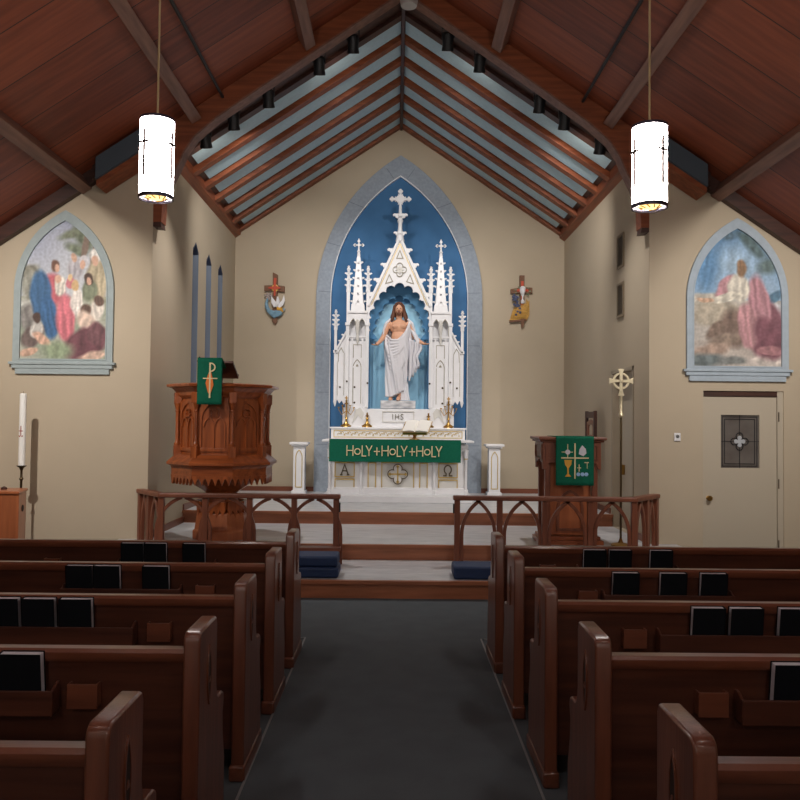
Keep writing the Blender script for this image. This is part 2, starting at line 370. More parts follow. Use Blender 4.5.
# spot heads
heads = [(353, 42), (319, 65), (268, 98), (233, 121), (205, 142), (448, 44), (480, 64), (540, 107), (565, 125), (601, 152)]
targets = [(-.3, 13.5, 5.0), (-.2, 12.9, 3.3), (-2.2, 13.5, 2.9), (-2.1, 9.3, 1.6), (-1.2, 12.3, .6),
           (.3, 13.5, 5.0), (.2, 12.9, 3.3), (2.2, 13.5, 2.9), (2.0, 9.3, 1.3), (1.2, 12.3, .6)]
powers = [.75, 1.3, 2.2, 2.2, 1.9, .75, 1.3, 2.2, 2.0, 1.9]
order = {0: 'nearest the ridge', 1: 'second from the ridge', 2: 'third from the ridge', 3: 'fourth from the ridge', 4: 'lowest of the row'}
spot0 = None
YS = 9.45
def make_spot():
    th = thing('spotlight', '', 'spotlight', group='black spotlights behind the arch beam')
    m = MB(Matrix.Rotation(R(28), 4, 'X')); m.lathe([(.038, .06), (.066, .045), (.072, 0), (.066, -.10), (.074, -.14), (.074, -.16), (.06, -.16), (.055, -.12)], n=18)
    m.build('lamp_head', BLACK, th)
    MB().box(-.078, -.070, -.015, .015, -.02, .11).box(.070, .078, -.015, .015, -.02, .11).box(-.078, .078, -.015, .015, .105, .115).cyl((0, 0), .012, .11, .158, 10).build('bracket', BLACK, th)
    m = MB(Matrix.Rotation(R(28), 4, 'X')); m.cyl((0, 0), .05, -.125, -.12, 16).build('lens', mat('lens', (255, 240, 215), .3, emit=(255, 236, 205), es=2.), th)
    return th
for i, (px, py) in enumerate(heads):
    p = W(px, py, YS); p.z = roofz(p.x)-.04-.12
    if spot0 is None: o = spot0 = make_spot(); o.location = p
    else: o = dup(spot0, p)
    side = 'left' if i < 5 else 'right'
    o['label'] = 'black ceiling spotlight behind the %s arch beam, %s' % (side, order[i % 5])
    t = Vector(targets[i]); d = (t-p).normalized()
    spot(p+Vector((0, .075, -.17)), t, SPOT_POWER*powers[i], (62, 62, 80, 80, 62)[i % 5], .9, size=.014)
for px, py, pw in ((212, 146, 9), (340, 76, 6), (470, 82, 5), (578, 150, 9)):       # stray light of the heads on the rafters
    p = W(px, py, 9.55); p.z = roofz(p.x)-.42
    t = W(px, py, 10.6); t.z = roofz(t.x)
    spot(p, t, pw, 95, 1., (1, .86, .72), .02)
# ================================================================ PENDANTS
SHADE = mat('glowing_lamp_glass', (250, 245, 240), .5, emit=(255, 246, 240), es=PENDANT_GLOW)
GLOWB = mat('glowing_lamp_bottom', (250, 225, 170), .5, emit=(255, 214, 140), es=1.6)
RIM = mat('dark_lamp_rim', (62, 58, 74), .4, metal=.5)
def make_pendant(name, label):
    th = thing(name, label, 'lamp', group='white cylinder hanging lamps')
    r = .108; h = .50
    MB().lathe([(r, 0), (r, h)], n=40, cap=False).build('lamp_shade', SHADE, th)
    m = MB().lathe([(r+.004, -.016), (r+.004, .008), (r-.006, .008), (r-.006, -.016), (r+.004, -.016)], n=40, cap=False)
    m.build('rim', RIM, th)
    MB().lathe([(r+.004, h-.006), (r+.004, h+.012), (.03, h+.018)], n=40, cap=True).build('top_cap', RIM, th)
    MB().lathe([(r-.008, .0), (r-.03, -.004), (.07, .0)], n=40, cap=False).build('diffuser_ring', mat('diffuser', (240, 235, 230), .5, emit=(255, 246, 236), es=1.2), th)
    m = MB().lathe([(.072, -.002), (.05, -.012), (.02, -.016), (.001, -.017)], n=24, cap=False)
    m.build('bottom_glass', GLOWB, th)
    m = MB()
    for k in range(10):
        a = 2*PI*k/10; m.tube([(.075*math.cos(a), .075*math.sin(a), -.006), (.045*math.cos(a+.3), .045*math.sin(a+.3), -.018)], .004, 5)
    m.build('grille', BRASS, th)
    for a in (0, R(90), R(180), R(270)):
        c = MB(Matrix.Rotation(a, 4, 'Z')); c.box(-.007, .007, -r-.018, -r-.008, .11, .41).box(-.034, .034, -r-.018, -r-.008, .322, .335)
        c.box(-.004, .004, -r-.010, -r+.002, .14, .15).box(-.004, .004, -r-.010, -r+.002, .37, .38)
        c.build('cross_ornament', mat('bronze_dark', (60, 50, 48), .7, spec=.2), th)
    MB().cyl((0, 0), .007, h+.015, 3.4, 8).build('rod', mat('cream_metal', (190, 170, 130), .5, metal=.3), th)
    return th
pl = W(156, 197, 5.05); pr = W(649.5, 206, 4.9)
pend = make_pendant('pendant_lamp', 'glowing white cylinder lamp with a dark cross, hanging on the left'); pend.location = pl; pend.rotation_euler = (0, 0, R(-23))
p2 = dup(pend, pr, R(23), 'glowing white cylinder lamp with a dark cross, hanging on the right')
def fit_rod(root):
    top = roofz(root.location.x)-.01-root.location.z
    for ch in root.children:
        if ch.name.startswith('rod'):
            ch.data = ch.data.copy()
            for v in ch.data.vertices:
                if v.co.z > 1: v.co.z = top
fit_rod(pend); fit_rod(p2)
k = 0
for y in (1.4, -2.2, -5.0):
    for s in (-1, 1):
        q = dup(pend, (s*1.6, y, 3.17), 0, 'glowing white cylinder lamp behind the viewer, %s side, %s of its row' % (sname[s], {1.4: 'nearest', -2.2: 'middle', -5.0: 'last'}[y])); fit_rod(q)
# ================================================================ PEWS
EP = [(-.03, .0), (-.03, .89), (-.02, .916), (.0, .927), (.225, .927), (.24, .918), (.25, .897), (.25, .66), (.262, .61), (.29, .592), (.365, .587), (.388, .575), (.392, .555), (.385, .53), (.375, .50), (.385, .42), (.42, .30), (.42, .0)]
def make_pew(name, label, s, L, racks, cards):
    # s=-1: pew left of the aisle; local x=0 is the aisle face of the end panel, pew runs away from the aisle
    th = thing(name, label, 'pew', group='wooden pews')
    T = .062
    for xx in (0, L):
        x0 = -xx if s < 0 else xx
        a, b = (x0-T, x0) if s < 0 else (x0, x0+T)
        e = MB().ext(EP, a, b, 'YZ').build('end_panel', wood('seat', 'z'), th, bevel=.008)
        MB().box(a-.007, b+.007, -.045, .435, 0, .075).build('base_block', wood('seat', 'y'), e, bevel=.01)
        if xx == 0:
            ox = b if s < 0 else a
            d = .004*(1 if s < 0 else -1)
            dk = mat('carved_recess', (34, 17, 13), .6)
            c = MB(); c.ext([lens(.11, .735, .022, .105)], min(ox, ox+d), max(ox, ox+d), 'YZ'); c.build('carved_recess', dk, e, smooth=False)  # raised dark plate, the hollow's shade is in its colour
            c = MB(); c.ext(ribbon(lens(.11, .735, .024, .108), .006, True), min(ox, ox+d*1.6), max(ox, ox+d*1.6), 'YZ')
            c.ext([foil(.11, .715, .007, .007, 3, 90, 5)], min(ox, ox+d*1.6), max(ox, ox+d*1.6), 'YZ'); c.build('carved_tracery', wood('seat', 'z'), e, smooth=False)
    X0, X1 = (-L, -T) if s < 0 else (T, L)
    cap = MB().ext([(-.012, .815), (-.02, .83), (-.02, .85), (-.008, .862), (.035, .862), (.047, .85), (.047, .83), (.04, .815)], X0, X1, 'YZ').build('top_rail', wood('seat', 'x'), th)
    MB().ext([(.0, .82), (.028, .82), (.075, .42), (.047, .42)], X0, X1, 'YZ').build('back_panel', wood('pew', 'x'), th, smooth=False)
    MB().box(X0, X1, .047, .067, .12, .43).build('lower_back', wood('pew', 'x'), th, smooth=False)
    MB().ext([(.05, .42), (.05, .45), (.43, .46), (.45, .45), (.45, .43), (.43, .42)], X0, X1, 'YZ').build('seat', wood('seat', 'x'), th)
    MB().box(X0, X1, .36, .38, .30, .42).build('seat_rail', wood('pew', 'x'), th, smooth=False)
    for (a, b) in racks:
        m = MB()
        m.box(a, b, -.060, -.050, .632, .722); m.box(a, b, -.050, .02, .632, .641)
        m.ext([(-.052, .632), (.01, .632), (.01, .74), (-.015, .738), (-.045, .722), (-.052, .722)], a, a+.012, 'YZ'); m.ext([(-.052, .632), (.01, .632), (.01, .74), (-.015, .738), (-.045, .722), (-.052, .722)], b-.012, b, 'YZ')
        m.build('book_rack', wood('pew', 'x'), th, smooth=False, bevel=.003)
    for a in cards:
        m = MB(); m.box(a-.055, a+.055, -.028, -.018, .648, .737); m.box(a-.055, a+.055, -.018, .018, .648, .657); m.box(a-.055, a-.047, -.02, .015, .648, .737); m.box(a+.047, a+.055, -.02, .015, .648, .737)
        m.build('card_holder', wood('seat', 'x'), th, smooth=False, bevel=.002)
    return th
def lens(cy, cz, hw, hh, n=10):
    pts = []
    for i in range(n+1):
        t = -1+2*i/n; pts.append((cy+hw*(1-t*t), cz+hh*t))
    for i in range(1, n):
        t = 1-2*i/n; pts.append((cy-hw*(1-t*t), cz+hh*t))
    return pts
BOOK_OBJ = None
def make_book():
    th = thing('hymnal', '', 'book', group='dark hymnals in the pew racks')
    wd, tk, h = .152, .040, .212
    m = MB(); m.box(0, wd, 0, .003, 0, h).box(0, wd, tk-.003, tk, 0, h).box(-.002, .003, 0, tk, 0, h); m.build('cover', NAVY, th, smooth=False)
    MB().box(.003, wd-.004, .003, tk-.003, .003, h-.004).build('pages', PAGE, th, smooth=False)
    return th
def place_book(x, yb, flip, lean, label, wscale=1):
    global BOOK_OBJ
    if BOOK_OBJ is None: BOOK_OBJ = make_book(); o = BOOK_OBJ
    else: o = dup(BOOK_OBJ)
    o.location = (x, yb-.036, .642); o.rotation_euler = (R(7), 0, 0); o['label'] = label
    if flip: o.rotation_euler = (R(-7), 0, PI); o.location = (x+.152, yb-.036+.040, .642)
    return o
ordn = ['front', 'second', 'third', 'fourth', 'nearest']
LY = [5.47, 4.62, 3.77, 2.90, 2.03]; RY = [5.40, 4.58, 3.73, 2.87, 1.97]
XL = -.745+CAM.x; XR = .742+CAM.x
lbooks = [[(122, 143), (145, 166), (183, 205)], [(67, 92), (94, 120), (142, 170)], [(-12, 18), (22, 56), (59, 93)], [(0, 42)], []]
lrack = [[(116, 215)], [(60, 180)], [(-40, 133)], [(-70, 53)], []]
lcard = [[52], [205], [159], [83], []]
rbooks = [[(583, 606), (609, 631), (650, 672)], [(612, 639), (659, 687), (700, 727)], [(690, 726), (730, 762), (778, 812)], [(773, 815)], []]
rrack = [[(578, 680)], [(604, 735)], [(660, 850)], [(742, 870)], []]
rcard = [[548], [588], [635], [713], []]
words = {3: ['left of its three', 'middle of its three', 'right of its three'], 1: ['only one in view']}
for side, YY, bk, rk, cd, X0, s in (('left', LY, lbooks, lrack, lcard, XL, -1), ('right', RY, rbooks, rrack, rcard, XR, 1)):
    XX = X0
    for i, y in enumerate(YY):
        X0 = XX+((.050, .048, .042, .040, .027) if s < 0 else (-.05, -.047, -.03, -.013, 0))[i]
        py = 423+.95*F/y
        racks = [(W(a, py, y-.055).x-X0, W(b, py, y-.055).x-X0) for a, b in rk[i]]
        cards = [W(a, py, y-.02).x-X0 for a in cd[i]]
        lab = 'dark red-brown pew %s of the aisle, %s' % (side, ['nearest the communion rail', 'second from the communion rail', 'middle of the five rows', 'second from the viewer', 'closest to the viewer'][i])
        p = make_pew('pew', lab, s, 3.95, racks, cards); p.location = (X0, y, 0)
        for j, (a, b) in enumerate(bk[i]):
            x = (W(a, py, y-.04).x+W(b, py, y-.04).x)/2-.076
            place_book(x, y, s > 0, 0, 'dark hymnal in the %s pew on the %s, %s' % (ordn[i], side, words[len(bk[i])][j]))
# ================================================================ COMMUNION RAILS
RAILY = 8.45; RB = .174; RT = RB+.75
def bay(m, x0, x1, zb, zt):                                           # two curved bars meeting under the rail
    c = (x0+x1)/2; hw = (x1-x0)/2-.005; zs = zb+.33; h = zt-zs
    r = (hw*hw+h*h)/(2*hw); a = math.degrees(math.asin(h/r))
    rt = [(c+hw-.016, zb)]+[(c+x, z) for x, z in arc(hw-.016-r, zs, r, 0, a, 12)]
    m.rib(rt, .036, -.018, .018); m.rib([(2*c-x, z) for x, z in rt], .036, -.018, .018)
def rail(side, s, xs, xend, yend):
    th = thing('communion_rail', 'brown wooden communion rail with pointed arches, %s of the steps' % side, 'railing', (0, RAILY, RB), group='communion rails')
    H = .75
    W_ = wood('rail', 'z')
    for x in xs: MB().box(x-.03, x+.03, -.03, .03, 0, H-.05).build('post', W_, th, smooth=False, bevel=.005)
    for a, b in zip(xs[:-1], xs[1:]):
        m = MB(); bay(m, a+.03, b-.03, 0.0, H-.05); m.build('arched_brace', W_, th, bevel=.003)
    lo, hi = min(xs), max(xs)
    mx = 0
    c = xs[-1]; e = Vector((xend-c, yend-RAILY)); ang = math.atan2(e.y, e.x); Ln = e.length
    inner = xs[0]
    m = MB().box(min(inner-s*-.045, c) if False else min(inner-.045, c-.02) if s > 0 else c-.02, (inner+.045) if s < 0 else c+.02, -.055, .055, H-.05, H)
    Mr = Matrix.Translation((c, 0, 0)) @ Matrix.Rotation(ang, 4, 'Z')
    q = MB(Mr); q.box(-.03, Ln-.01, -.05, .05, H-.05, H)
    m.v += q.v; m.f += [tuple(i+8 for i in f) for f in q.f]
    m.build('top_rail', wood('rail', 'x'), th, smooth=False, bevel=.012)
    for t in (Ln*.52, Ln-.04):
        MB(Mr).box(t-.03, t+.03, -.03, .03, 0, H-.05).build('post', W_, th, smooth=False, bevel=.005)
    m = MB(Mr); bay(m, .03, Ln*.52-.03, 0, H-.05); m.build('arched_brace', W_, th, bevel=.003)
    m = MB(Mr); bay(m, Ln*.52+.03, Ln-.07, 0, H-.05); m.build('arched_brace', W_, th, bevel=.003)
    # small dark latch at the free end
    MB().box(inner-.045 if s > 0 else inner+.03, inner-.03 if s > 0 else inner+.045, -.02, .02, .56, .66).build('latch', BLACK, th, smooth=False)
    return th
pyr = 530
xsL = [W(p, pyr, RAILY).x for p in (336, 294, 249.5, 205, 161)]
xsR = [W(p, pyr, RAILY).x for p in (457, 499.5, 544.5, 590, 634)]
rl = rail('left', -1, xsL, -2.95, 8.93)
rail('right', 1, xsR, 2.95, 8.93)
MB().box(xsL[3], xsL[0]+.06, -.20, -.05, .165, .205).build('kneeler_board', wood('rail', 'x'), rl, smooth=False, bevel=.005)
MB().box(xsL[0]-.02, xsL[0]+.03, -.17, -.035, 0, .165).box(xsL[3], xsL[3]+.05, -.17, -.035, 0, .165).build('kneeler_leg', wood('rail', 'z'), rl, smooth=False)
def cushion(x0, x1, y0, z0, h, label):
    o = MB().box(x0, x1, y0, y0+.34, z0, z0+h).build('kneeling_cushion', NAVYPAD, None, bevel=.022)
    tag(o, label, 'cushion', 'navy kneeling cushions')
cx = W(339, 570, 7.75).x
cushion(cx-.95, cx, 7.66, .178, .105, 'navy kneeling cushion left of the steps, bottom of two stacked')
cushion(cx-.97, cx-.01, 7.67, .284, .105, 'navy kneeling cushion left of the steps, top of two stacked')
cx = W(453, 573, 7.75).x
cushion(cx, cx+.95, 7.66, .178, .125, 'single navy kneeling cushion right of the steps')
# ================================================================ BACK WALL ARCH (painted niche)
sc = YB/F
AXC = -.005
def az(py): return 1.7+(423-py)*13.55/F
hwO = 83.5*13.55/F; hwI = 69*13.55/F
zsp = az(300)
nf = thing('arch_surround', 'tall grey stone pointed arch surround framing the blue wall behind the altar', 'wall arch', (AXC, 0, 0))
inn = lancet(0, hwI, .5, zsp, az(174), 24); out = lancet(0, hwO, .5, zsp, az(153), 24)
MB().ext([out, inn], YB-.07, YB-.0).build('stone_band', STONE, nf, smooth=False, bevel=.006)
m = MB(); inn2 = lancet(0, hwI-.012, .5, zsp, az(174)-.02, 24)
MB().ext([inn, inn2], YB-.09, YB-.0).build('white_edge', WHITE, nf, smooth=False)
MB().ext([inn2], YB-.03, YB-.0).build('blue_panel', BLUE, nf, smooth=False)
m = MB()
mid = lambda t: None
def perp(side, py):
    # joint lines across the band
    z = az(py)
    def edge(hw, zt):
        if z < zsp: return hw
        h = zt-zsp; r = (hw*hw+h*h)/(2*hw); return math.sqrt(max(0, r*r-(z-zsp)**2))-(r-hw)
    return edge
for py in (245, 205, 292, 345, 393, 445, 173):
    for s in (-1, 1):
        e = perp(s, py); xi = e(hwI, az(174)); xo = e(hwO, az(153))
        dz = 0 if py > 300 else (300-py)*.0022
        if py < 180: xi = .12; xo = .27; dz = .33
        m.rib([(s*xi, az(py)-dz*.2), (s*(xi+(xo-xi)*.86), az(py)+dz*.35)], .007, YB-.072, YB-.06)
m.build('joint_line', mat('joint_grey', (104, 112, 122), .9), nf, smooth=False)
# ================================================================ ALTAR
YA = 12.1
ka = YA/F
def zA(py): return 1.7+(423-py)*ka
al = thing('altar', 'white carved altar table with gilded panels standing on a white plinth', 'altar', (AXC, YA, .5))
def AB(x0, x1, y0, y1, z0, z1, m=None):
    m = m or MB(); return m.box(x0, x1, y0, y1, z0-.5, z1-.5)
hm = 75.5*ka; hb = 69.5*ka
AB(-hb-.06, hb+.06, -.36, 1.1, .5, .60).build('plinth', WHITE, al, smooth=False, bevel=.008)
m = AB(-hb+.03, hb-.03, .03, .62, .60, zA(447)); AB(-hb-.01, hb+.01, -.02, .64, .60, .68, m); AB(-hb, hb, 0, .63, .68, .70, m)
AB(-hb-.01, hb+.01, -.01, .64, zA(451), zA(444), m)
m.build('body', WHITE, al, smooth=False, bevel=.005)
MT = zA(440)
AB(-hm, hm, -.10, .64, MT-.035, MT).build('table_top', WHITE, al, smooth=False, bevel=.01)
def pnl(px0, px1, py0, py1, mat_=WSHADE, gold=True, par=al, yy=.03, nm='panel'):
    x0 = (px0-397.5)*ka; x1 = (px1-397.5)*ka; z0 = zA(py1)-.5; z1 = zA(py0)-.5
    p = MB(); p.ext([[(x0, z0), (x1, z0), (x1, z1), (x0, z1)]], yy-.01, yy).build(nm, mat_, par, smooth=False)
    q = MB(); q.ext(ribbon([(x0, z0), (x1, z0), (x1, z1), (x0, z1)], .014, True), yy-.022, yy); q.build('frame', GOLD if gold else WHITE, par, smooth=False)
for a, b in ((335, 354), (438.5, 457)):
    pnl(a, b, 463, 477); pnl(a, b, 479.5, 489)
for a, b in ((368, 375.5), (419.5, 427)): pnl(a, b, 463, 488)
pnl(381.5, 413.5, 462.5, 488.5)
def strokes(lst, wd, y0, y1, name, m_, par, cx, cz, sx, sz):
    m = MB()
    for st in lst: m.rib([(cx+x*sx, cz+z*sz) for x, z in st], wd, y0, y1)
    return m.build(name, m_, par, smooth=False)
DKG = mat('dark_gilt', (96, 86, 66), .5, metal=.3)
strokes([[(-.5, -.5), (0, .5), (.5, -.5)], [(-.3, -.12), (.3, -.12)], [(-.65, -.5), (-.3, -.5)], [(.3, -.5), (.65, -.5)]], .02, 0., .02, 'alpha_letter', DKG, al, (344.5-397.5)*ka, zA(470)-.5, .11, .16)
om = arc(0, .08, .42, -62, 242, 16)
strokes([[(.55, -.5), (.2, -.5), (.2, -.3)]+om+[(-.2, -.5), (-.55, -.5)]], .02, 0., .02, 'omega_letter', DKG, al, (447.5-397.5)*ka, zA(470)-.5, .13, .16)
m = MB(); cz = zA(474)-.5
m.ext([foil(0, cz, .085, .075, 4, 0), foil(0, cz, .085, .062, 4, 0)], -.012, .02); m.build('quatrefoil', DKG, al, smooth=False)
m = MB(); m.ext([foil(0, cz, .085, .060, 4, 0)], .012, .022); m.build('quatrefoil_field', WHITE, al, smooth=False)
m = MB(); m.rib([(-.12, cz), (.12, cz)], .02, -.01, .02); m.rib([(0, cz-.12), (0, cz+.12)], .02, -.01, .02)
for dx, dz in ((-.12, 0), (.12, 0), (0, .12), (0, -.12)): m.ext([foil(dx, cz+dz, .012, .012, 4, 0, 5)], -.01, .02)
m.build('gold_cross', GOLD, al, smooth=False)
for px in (329.5, 361, 434, 465.5):
    x = (px-397.5)*ka
    MB().lathe([(.035, .10), (.035, .16), (.025, .17), (.022, .2), (.022, .62), (.028, .64), (.034, .68), (.036, .76), (.045, .79)], (x, -.005), 14).build('column', WHITE, al)
    MB().lathe([(.029, .645), (.031, .66), (.029, .67)], (x, -.005), 14).build('gold_ring', GOLD, al)
# gradine
YG = 12.72; kg = YG/F
gr = thing('altar_shelf', 'long white shelf with a gilded vine frieze at the back of the altar', 'shelf', (AXC, YG, 0))
zG0 = 1.7+(423-444)*kg; zG1 = 1.7+(423-427.5)*kg
hg = 67*kg
MB().box(-hg, hg, 0, .42, zG0-.3, zG1-.02).box(-hg-.02, hg+.02, -.02, .42, zG1-.025, zG1).build('shelf', WHITE, gr, smooth=False, bevel=.004)
zf0 = 1.7+(423-437.5)*kg; zf1 = 1.7+(423-431)*kg
MB().ext(ribbon([(-hg+.05, zf0), (hg-.05, zf0), (hg-.05, zf1), (-hg+.05, zf1)], .01, True), -.01, 0).build('frieze_frame', GOLD, gr, smooth=False)
m = MB()
N = 34; zc = (zf0+zf1)/2
for i in range(N):
    x = -hg+.1+(2*hg-.2)*(i+.5)/N; sg = 1 if i % 2 else -1
    m.rib([(x+.020*math.cos(t*.5), zc+sg*.010+.022*math.sin(t*.5)) for t in range(0, 9)], .009, -.012, 0)
    m.ext([foil(x+.03, zc-sg*.018, .006, .007, 3, 90, 4)], -.012, 0)
m.build('vine_frieze', mat('dull_gold', (190, 170, 118), .5, metal=.4), gr, smooth=False)
# frontal cloth
YC = YA-.115
kc = YC/F
x0, x1 = (328.8-397.6)*kc, (460.5-397.6)*kc
z1 = MT+.004; z0 = 1.7+(423-462)*kc
fc = thing('altar_cloth', 'green altar frontal embroidered HOLY + HOLY + HOLY in gold', 'cloth', (AXC, YC, 0))
n = 60; vs = []; fs = []
def wav(x, t): return .006*math.sin(x*7)*t+.003*math.sin(x*17+1)*t
for j in range(9):
    t = j/8
    for i in range(n+1):
        x = x0+(x1-x0)*i/n
        vs.append((x+.0, -wav(x, t)-.004*t, z1-(z1-z0)*t))
for j in range(8):
    for i in range(n): a = j*(n+1)+i; fs.append((a, a+1, a+n+2, a+n+1))
vs2 = [(v[0], v[1]+.006, v[2]) for v in vs]; M0 = len(vs)
fs += [tuple(reversed([q+M0 for q in f])) for f in fs]
o0 = len(vs)+len(vs2)
o = MB().add(vs+vs2, fs).add([(x0, -.002, z1-.002), (x1, -.002, z1-.002), (x1, .2, z1-.002), (x0, .2, z1-.002), (x0, -.002, z1+.004), (x1, -.002, z1+.004), (x1, .2, z1+.004), (x0, .2, z1+.004)], [(3, 2, 1, 0), (4, 5, 6, 7), (0, 1, 5, 4), (1, 2, 6, 5), (2, 3, 7, 6), (3, 0, 4, 7)]).build('cloth', GREEN, fc)
GL = {'H': [[(0, 0), (0, 1)], [(.55, 0), (.55, 1)], [(0, .52), (.55, .52)]], 'O': [arc(.27, .5, .27, 0, 360, 14)], 'L': [[(0, 1), (0, 0), (.5, 0)]],
      'Y': [[(0, 1), (.3, .45), (.6, 1)], [(.3, .47), (.3, 0)]], '+': [[(.27, .12), (.27, .88)], [(0, .5), (.54, .5)]]}
m = MB()
def putc(ch, px, hpx=10.5, wpx=10, base=456.2):
    sx = wpx*kc; sz = hpx*kc
    for st in GL[ch]:
        pts = [((px-397.6)*kc+x*sx, 1.7+(423-base)*kc+z*sz) for x, z in st]
        m.rib(pts, .0145, -.022, -.012)
for wx in (346.7, 381.7, 416.3):
    putc('H', wx, wpx=11); putc("O", wx+7.7, 10.5, 10.5, 457.0); putc('L', wx+15.2, wpx=8); putc('Y', wx+19)
putc('+', 373.6, 10.5, 11, 456.8); putc('+', 408.7, 10.5, 11, 456.8)
m.build('lettering', CREAM, fc, smooth=False)
# book and stand on the altar
bs = thing('missal_stand', 'brass bookstand on the altar top', 'bookstand', (W(414.5, 440, YA+.15).x, YA+.18, MT))
MB().lathe([(.085, 0), (.08, .015), (.03, .03), (.02, .06), (.035, .08), (.02, .10)], n=20).build('base', BRASS, bs)
TM = Matrix.Translation((.0, -.06, .10)) @ Matrix.Rotation(R(-52), 4, 'X')
MB(TM).box(-.19, .19, -.0, .01, -.02, .02).box(-.19, .19, -.03, .005, -.02, -.008).box(-.17, .17, .0, .01, .0, .24).build('rest', BRASS, bs, smooth=False)
bk = thing('open_bible', 'large open book lying on the brass bookstand', 'book', (W(414.5, 440, YA+.15).x, YA+.10, MT+.125), R(-20))
m = MB(Matrix.Rotation(R(38), 4, 'X'))
for s in (-1, 1):
    prof = [(0, .0), (.02*s, .026), (.08*s, .034), (.2*s, .018), (.215*s, 0)]
    m.ext(prof, 0, .27, 'XZ')
m.build('pages', mat('book_paper', (232, 230, 224), .8), bk)
MB(Matrix.Rotation(R(38), 4, 'X')).box(-.225, .225, -.005, .275, -.008, 0).build('cover', mat('tan_leather', (180, 150, 104), .6), bk, smooth=False)
# candlesticks
def candlestick(px, label, arms):
    x = W(px, 427, YG+.1).x
    th = thing('candelabrum' if arms else 'candlestick', label, 'candlestick', (x, YG+.12, zG1), group='brass candelabra' if arms else 'short brass candlesticks')
    h = .40 if arms else .20
    MB().lathe([(.075, 0), (.07, .012), (.045, .04), (.02, .09), (.016, .12), (.026, .14), (.012, .17), (.012, h-.03), (.03, h-.02), (.03, h-.01), (.014, h), (.014, h+.04)], n=16).build('stem', BRASS, th)
    m = MB()
    for k in range(3):
        a = R(90+120*k); m.tube([(.03*math.cos(a), .03*math.sin(a), .05), (.09*math.cos(a), .09*math.sin(a), .0+.012)], [.012, .016], 8)
    m.build('foot', BRASS, th)
    if arms:
        sg = -1 if px < 397 else 1
        m = MB(); cc = MB()
        for k in range(-2, 3):
            if k == 0: continue
            ax = k*.062; zt = h-.04+(-.028)*k*sg*-1*.0+.0
            top = h-.015-.035*abs(k)
            m.tube([(0, 0, h-.13), (ax*.6, 0, h-.16-.02*abs(k)), (ax, 0, top-.03), (ax, 0, top)], .007, 6)
            m.cyl((ax, 0), .017, top-.006, top+.012, 10)
        m.build('arms', BRASS, th)
        m = MB().box(-.008, .008, -.004, .004, h+.03, h+.11).box(-.028, .028, -.004, .004, h+.07, h+.086); m.build('finial_cross', BRASS, th, smooth=False)
candlestick(346, 'branched brass candelabrum at the left end of the altar shelf', True)
candlestick(367, 'short brass candlestick on the altar shelf left of the statue', False)
candlestick(428.5, 'short brass candlestick on the altar shelf right of the statue', False)
candlestick(448.5, 'branched brass candelabrum at the right end of the altar shelf', True)
# pedestals
def pedestal(px, label):
    x = W(px, 470, 13.1).x; zt = 1.7+(423-443)*13.1/F
    th = thing('pedestal', label, 'pedestal', (x, 13.1, .5), group='white pedestals beside the altar')
    H = zt-.5
    MB().box(-.095, .095, -.095, .095, .06, H-.07).box(-.12, .12, -.12, .12, 0, .06).build('shaft', WHITE, th, smooth=False, bevel=.005)
    MB().box(-.125, .125, -.125, .125, H-.07, H-.04).box(-.155, .155, -.155, .155, H-.04, H).build('cap', WHITE, th, smooth=False, bevel=.006)
    MB().ext(ribbon(lancet(0, .052, .12, H-.25, H-.13, 6), .012, True), -.103, -.09).build('arch_moulding', GOLD, th, smooth=False)
pedestal(299.5, 'narrow white pedestal against the wall left of the altar'); pedestal(493.8, 'narrow white pedestal against the wall right of the altar')
# ================================================================ REREDOS
YD = 12.92; kd = YD/F
def rx(dx): return dx*kd
def rz(py): return 1.7+(423-py)*kd
rd = thing('reredos', 'tall white carved gothic altarpiece with pinnacles and a blue niche', 'altarpiece', (AXC, YD, 0))
D2 = .45                                                               # depth of the niche body
zbase = zG1+.0
# base
MB().box(rx(-55.5), rx(-31), -.03, D2, zbase, rz(408)).box(rx(31), rx(55.5), -.03, D2, zbase, rz(408)).box(rx(-31), rx(31), -.03, D2, zbase, rz(409)).build('base', WHITE, rd, smooth=False, bevel=.004)
m = MB(); m.ext(ribbon([(rx(-15.5), rz(422)), (rx(15.5), rz(422)), (rx(15.5), rz(411.5)), (rx(-15.5), rz(411.5))], .014, True), -.045, -.03); m.build('panel_frame', WSHADE, rd, smooth=False)
strokes([[(-.9, -.5), (-.9, .5)], [(-.45, -.5), (-.45, .5)], [(.1, -.5), (.1, .5)], [(-.45, 0), (.1, 0)], [(.85, .4), (.6, .5), (.4, .3), (.85, -.25), (.65, -.5), (.38, -.38)]], .008, -.045, -.03, 'monogram', DKG, rd, 0, rz(416.8), .10, .09)
# niche shell
nh = rx(29.5)
MB().box(-nh-.01, nh+.01, D2-.03, D2, rz(409), rz(300)).build('niche_back', LBLUE, rd, smooth=False)
m = MB().ext([(-nh, rz(300)), (nh, rz(300)), (rx(18), rz(276)), (0, rz(262)), (rx(-18), rz(276))], D2-.03, D2); m.build('niche_top', MBLUE, rd, smooth=False)
MB().box(-nh-.02, -nh, .02, D2, rz(409), rz(318)).build('niche_side', MBLUE, rd, smooth=False)
MB().box(nh, nh+.02, .02, D2, rz(409), rz(318)).build('niche_side', MBLUE, rd, smooth=False)
for s_ in (-1, 1):
    m = MB(); m.rib([(s_*rx(26), rz(409)), (s_*rx(26), rz(330))], .03, D2-.06, D2-.03).rib([(s_*rx(21.5), rz(409)), (s_*rx(21.5), rz(330))], .02, D2-.05, D2-.03).box(min(s_*rx(21), s_*rx(26.5)), max(s_*rx(21), s_*rx(26.5)), D2-.035, D2-.03, rz(409), rz(330))
    m.build('niche_moulding', LBLUE, rd, smooth=False)
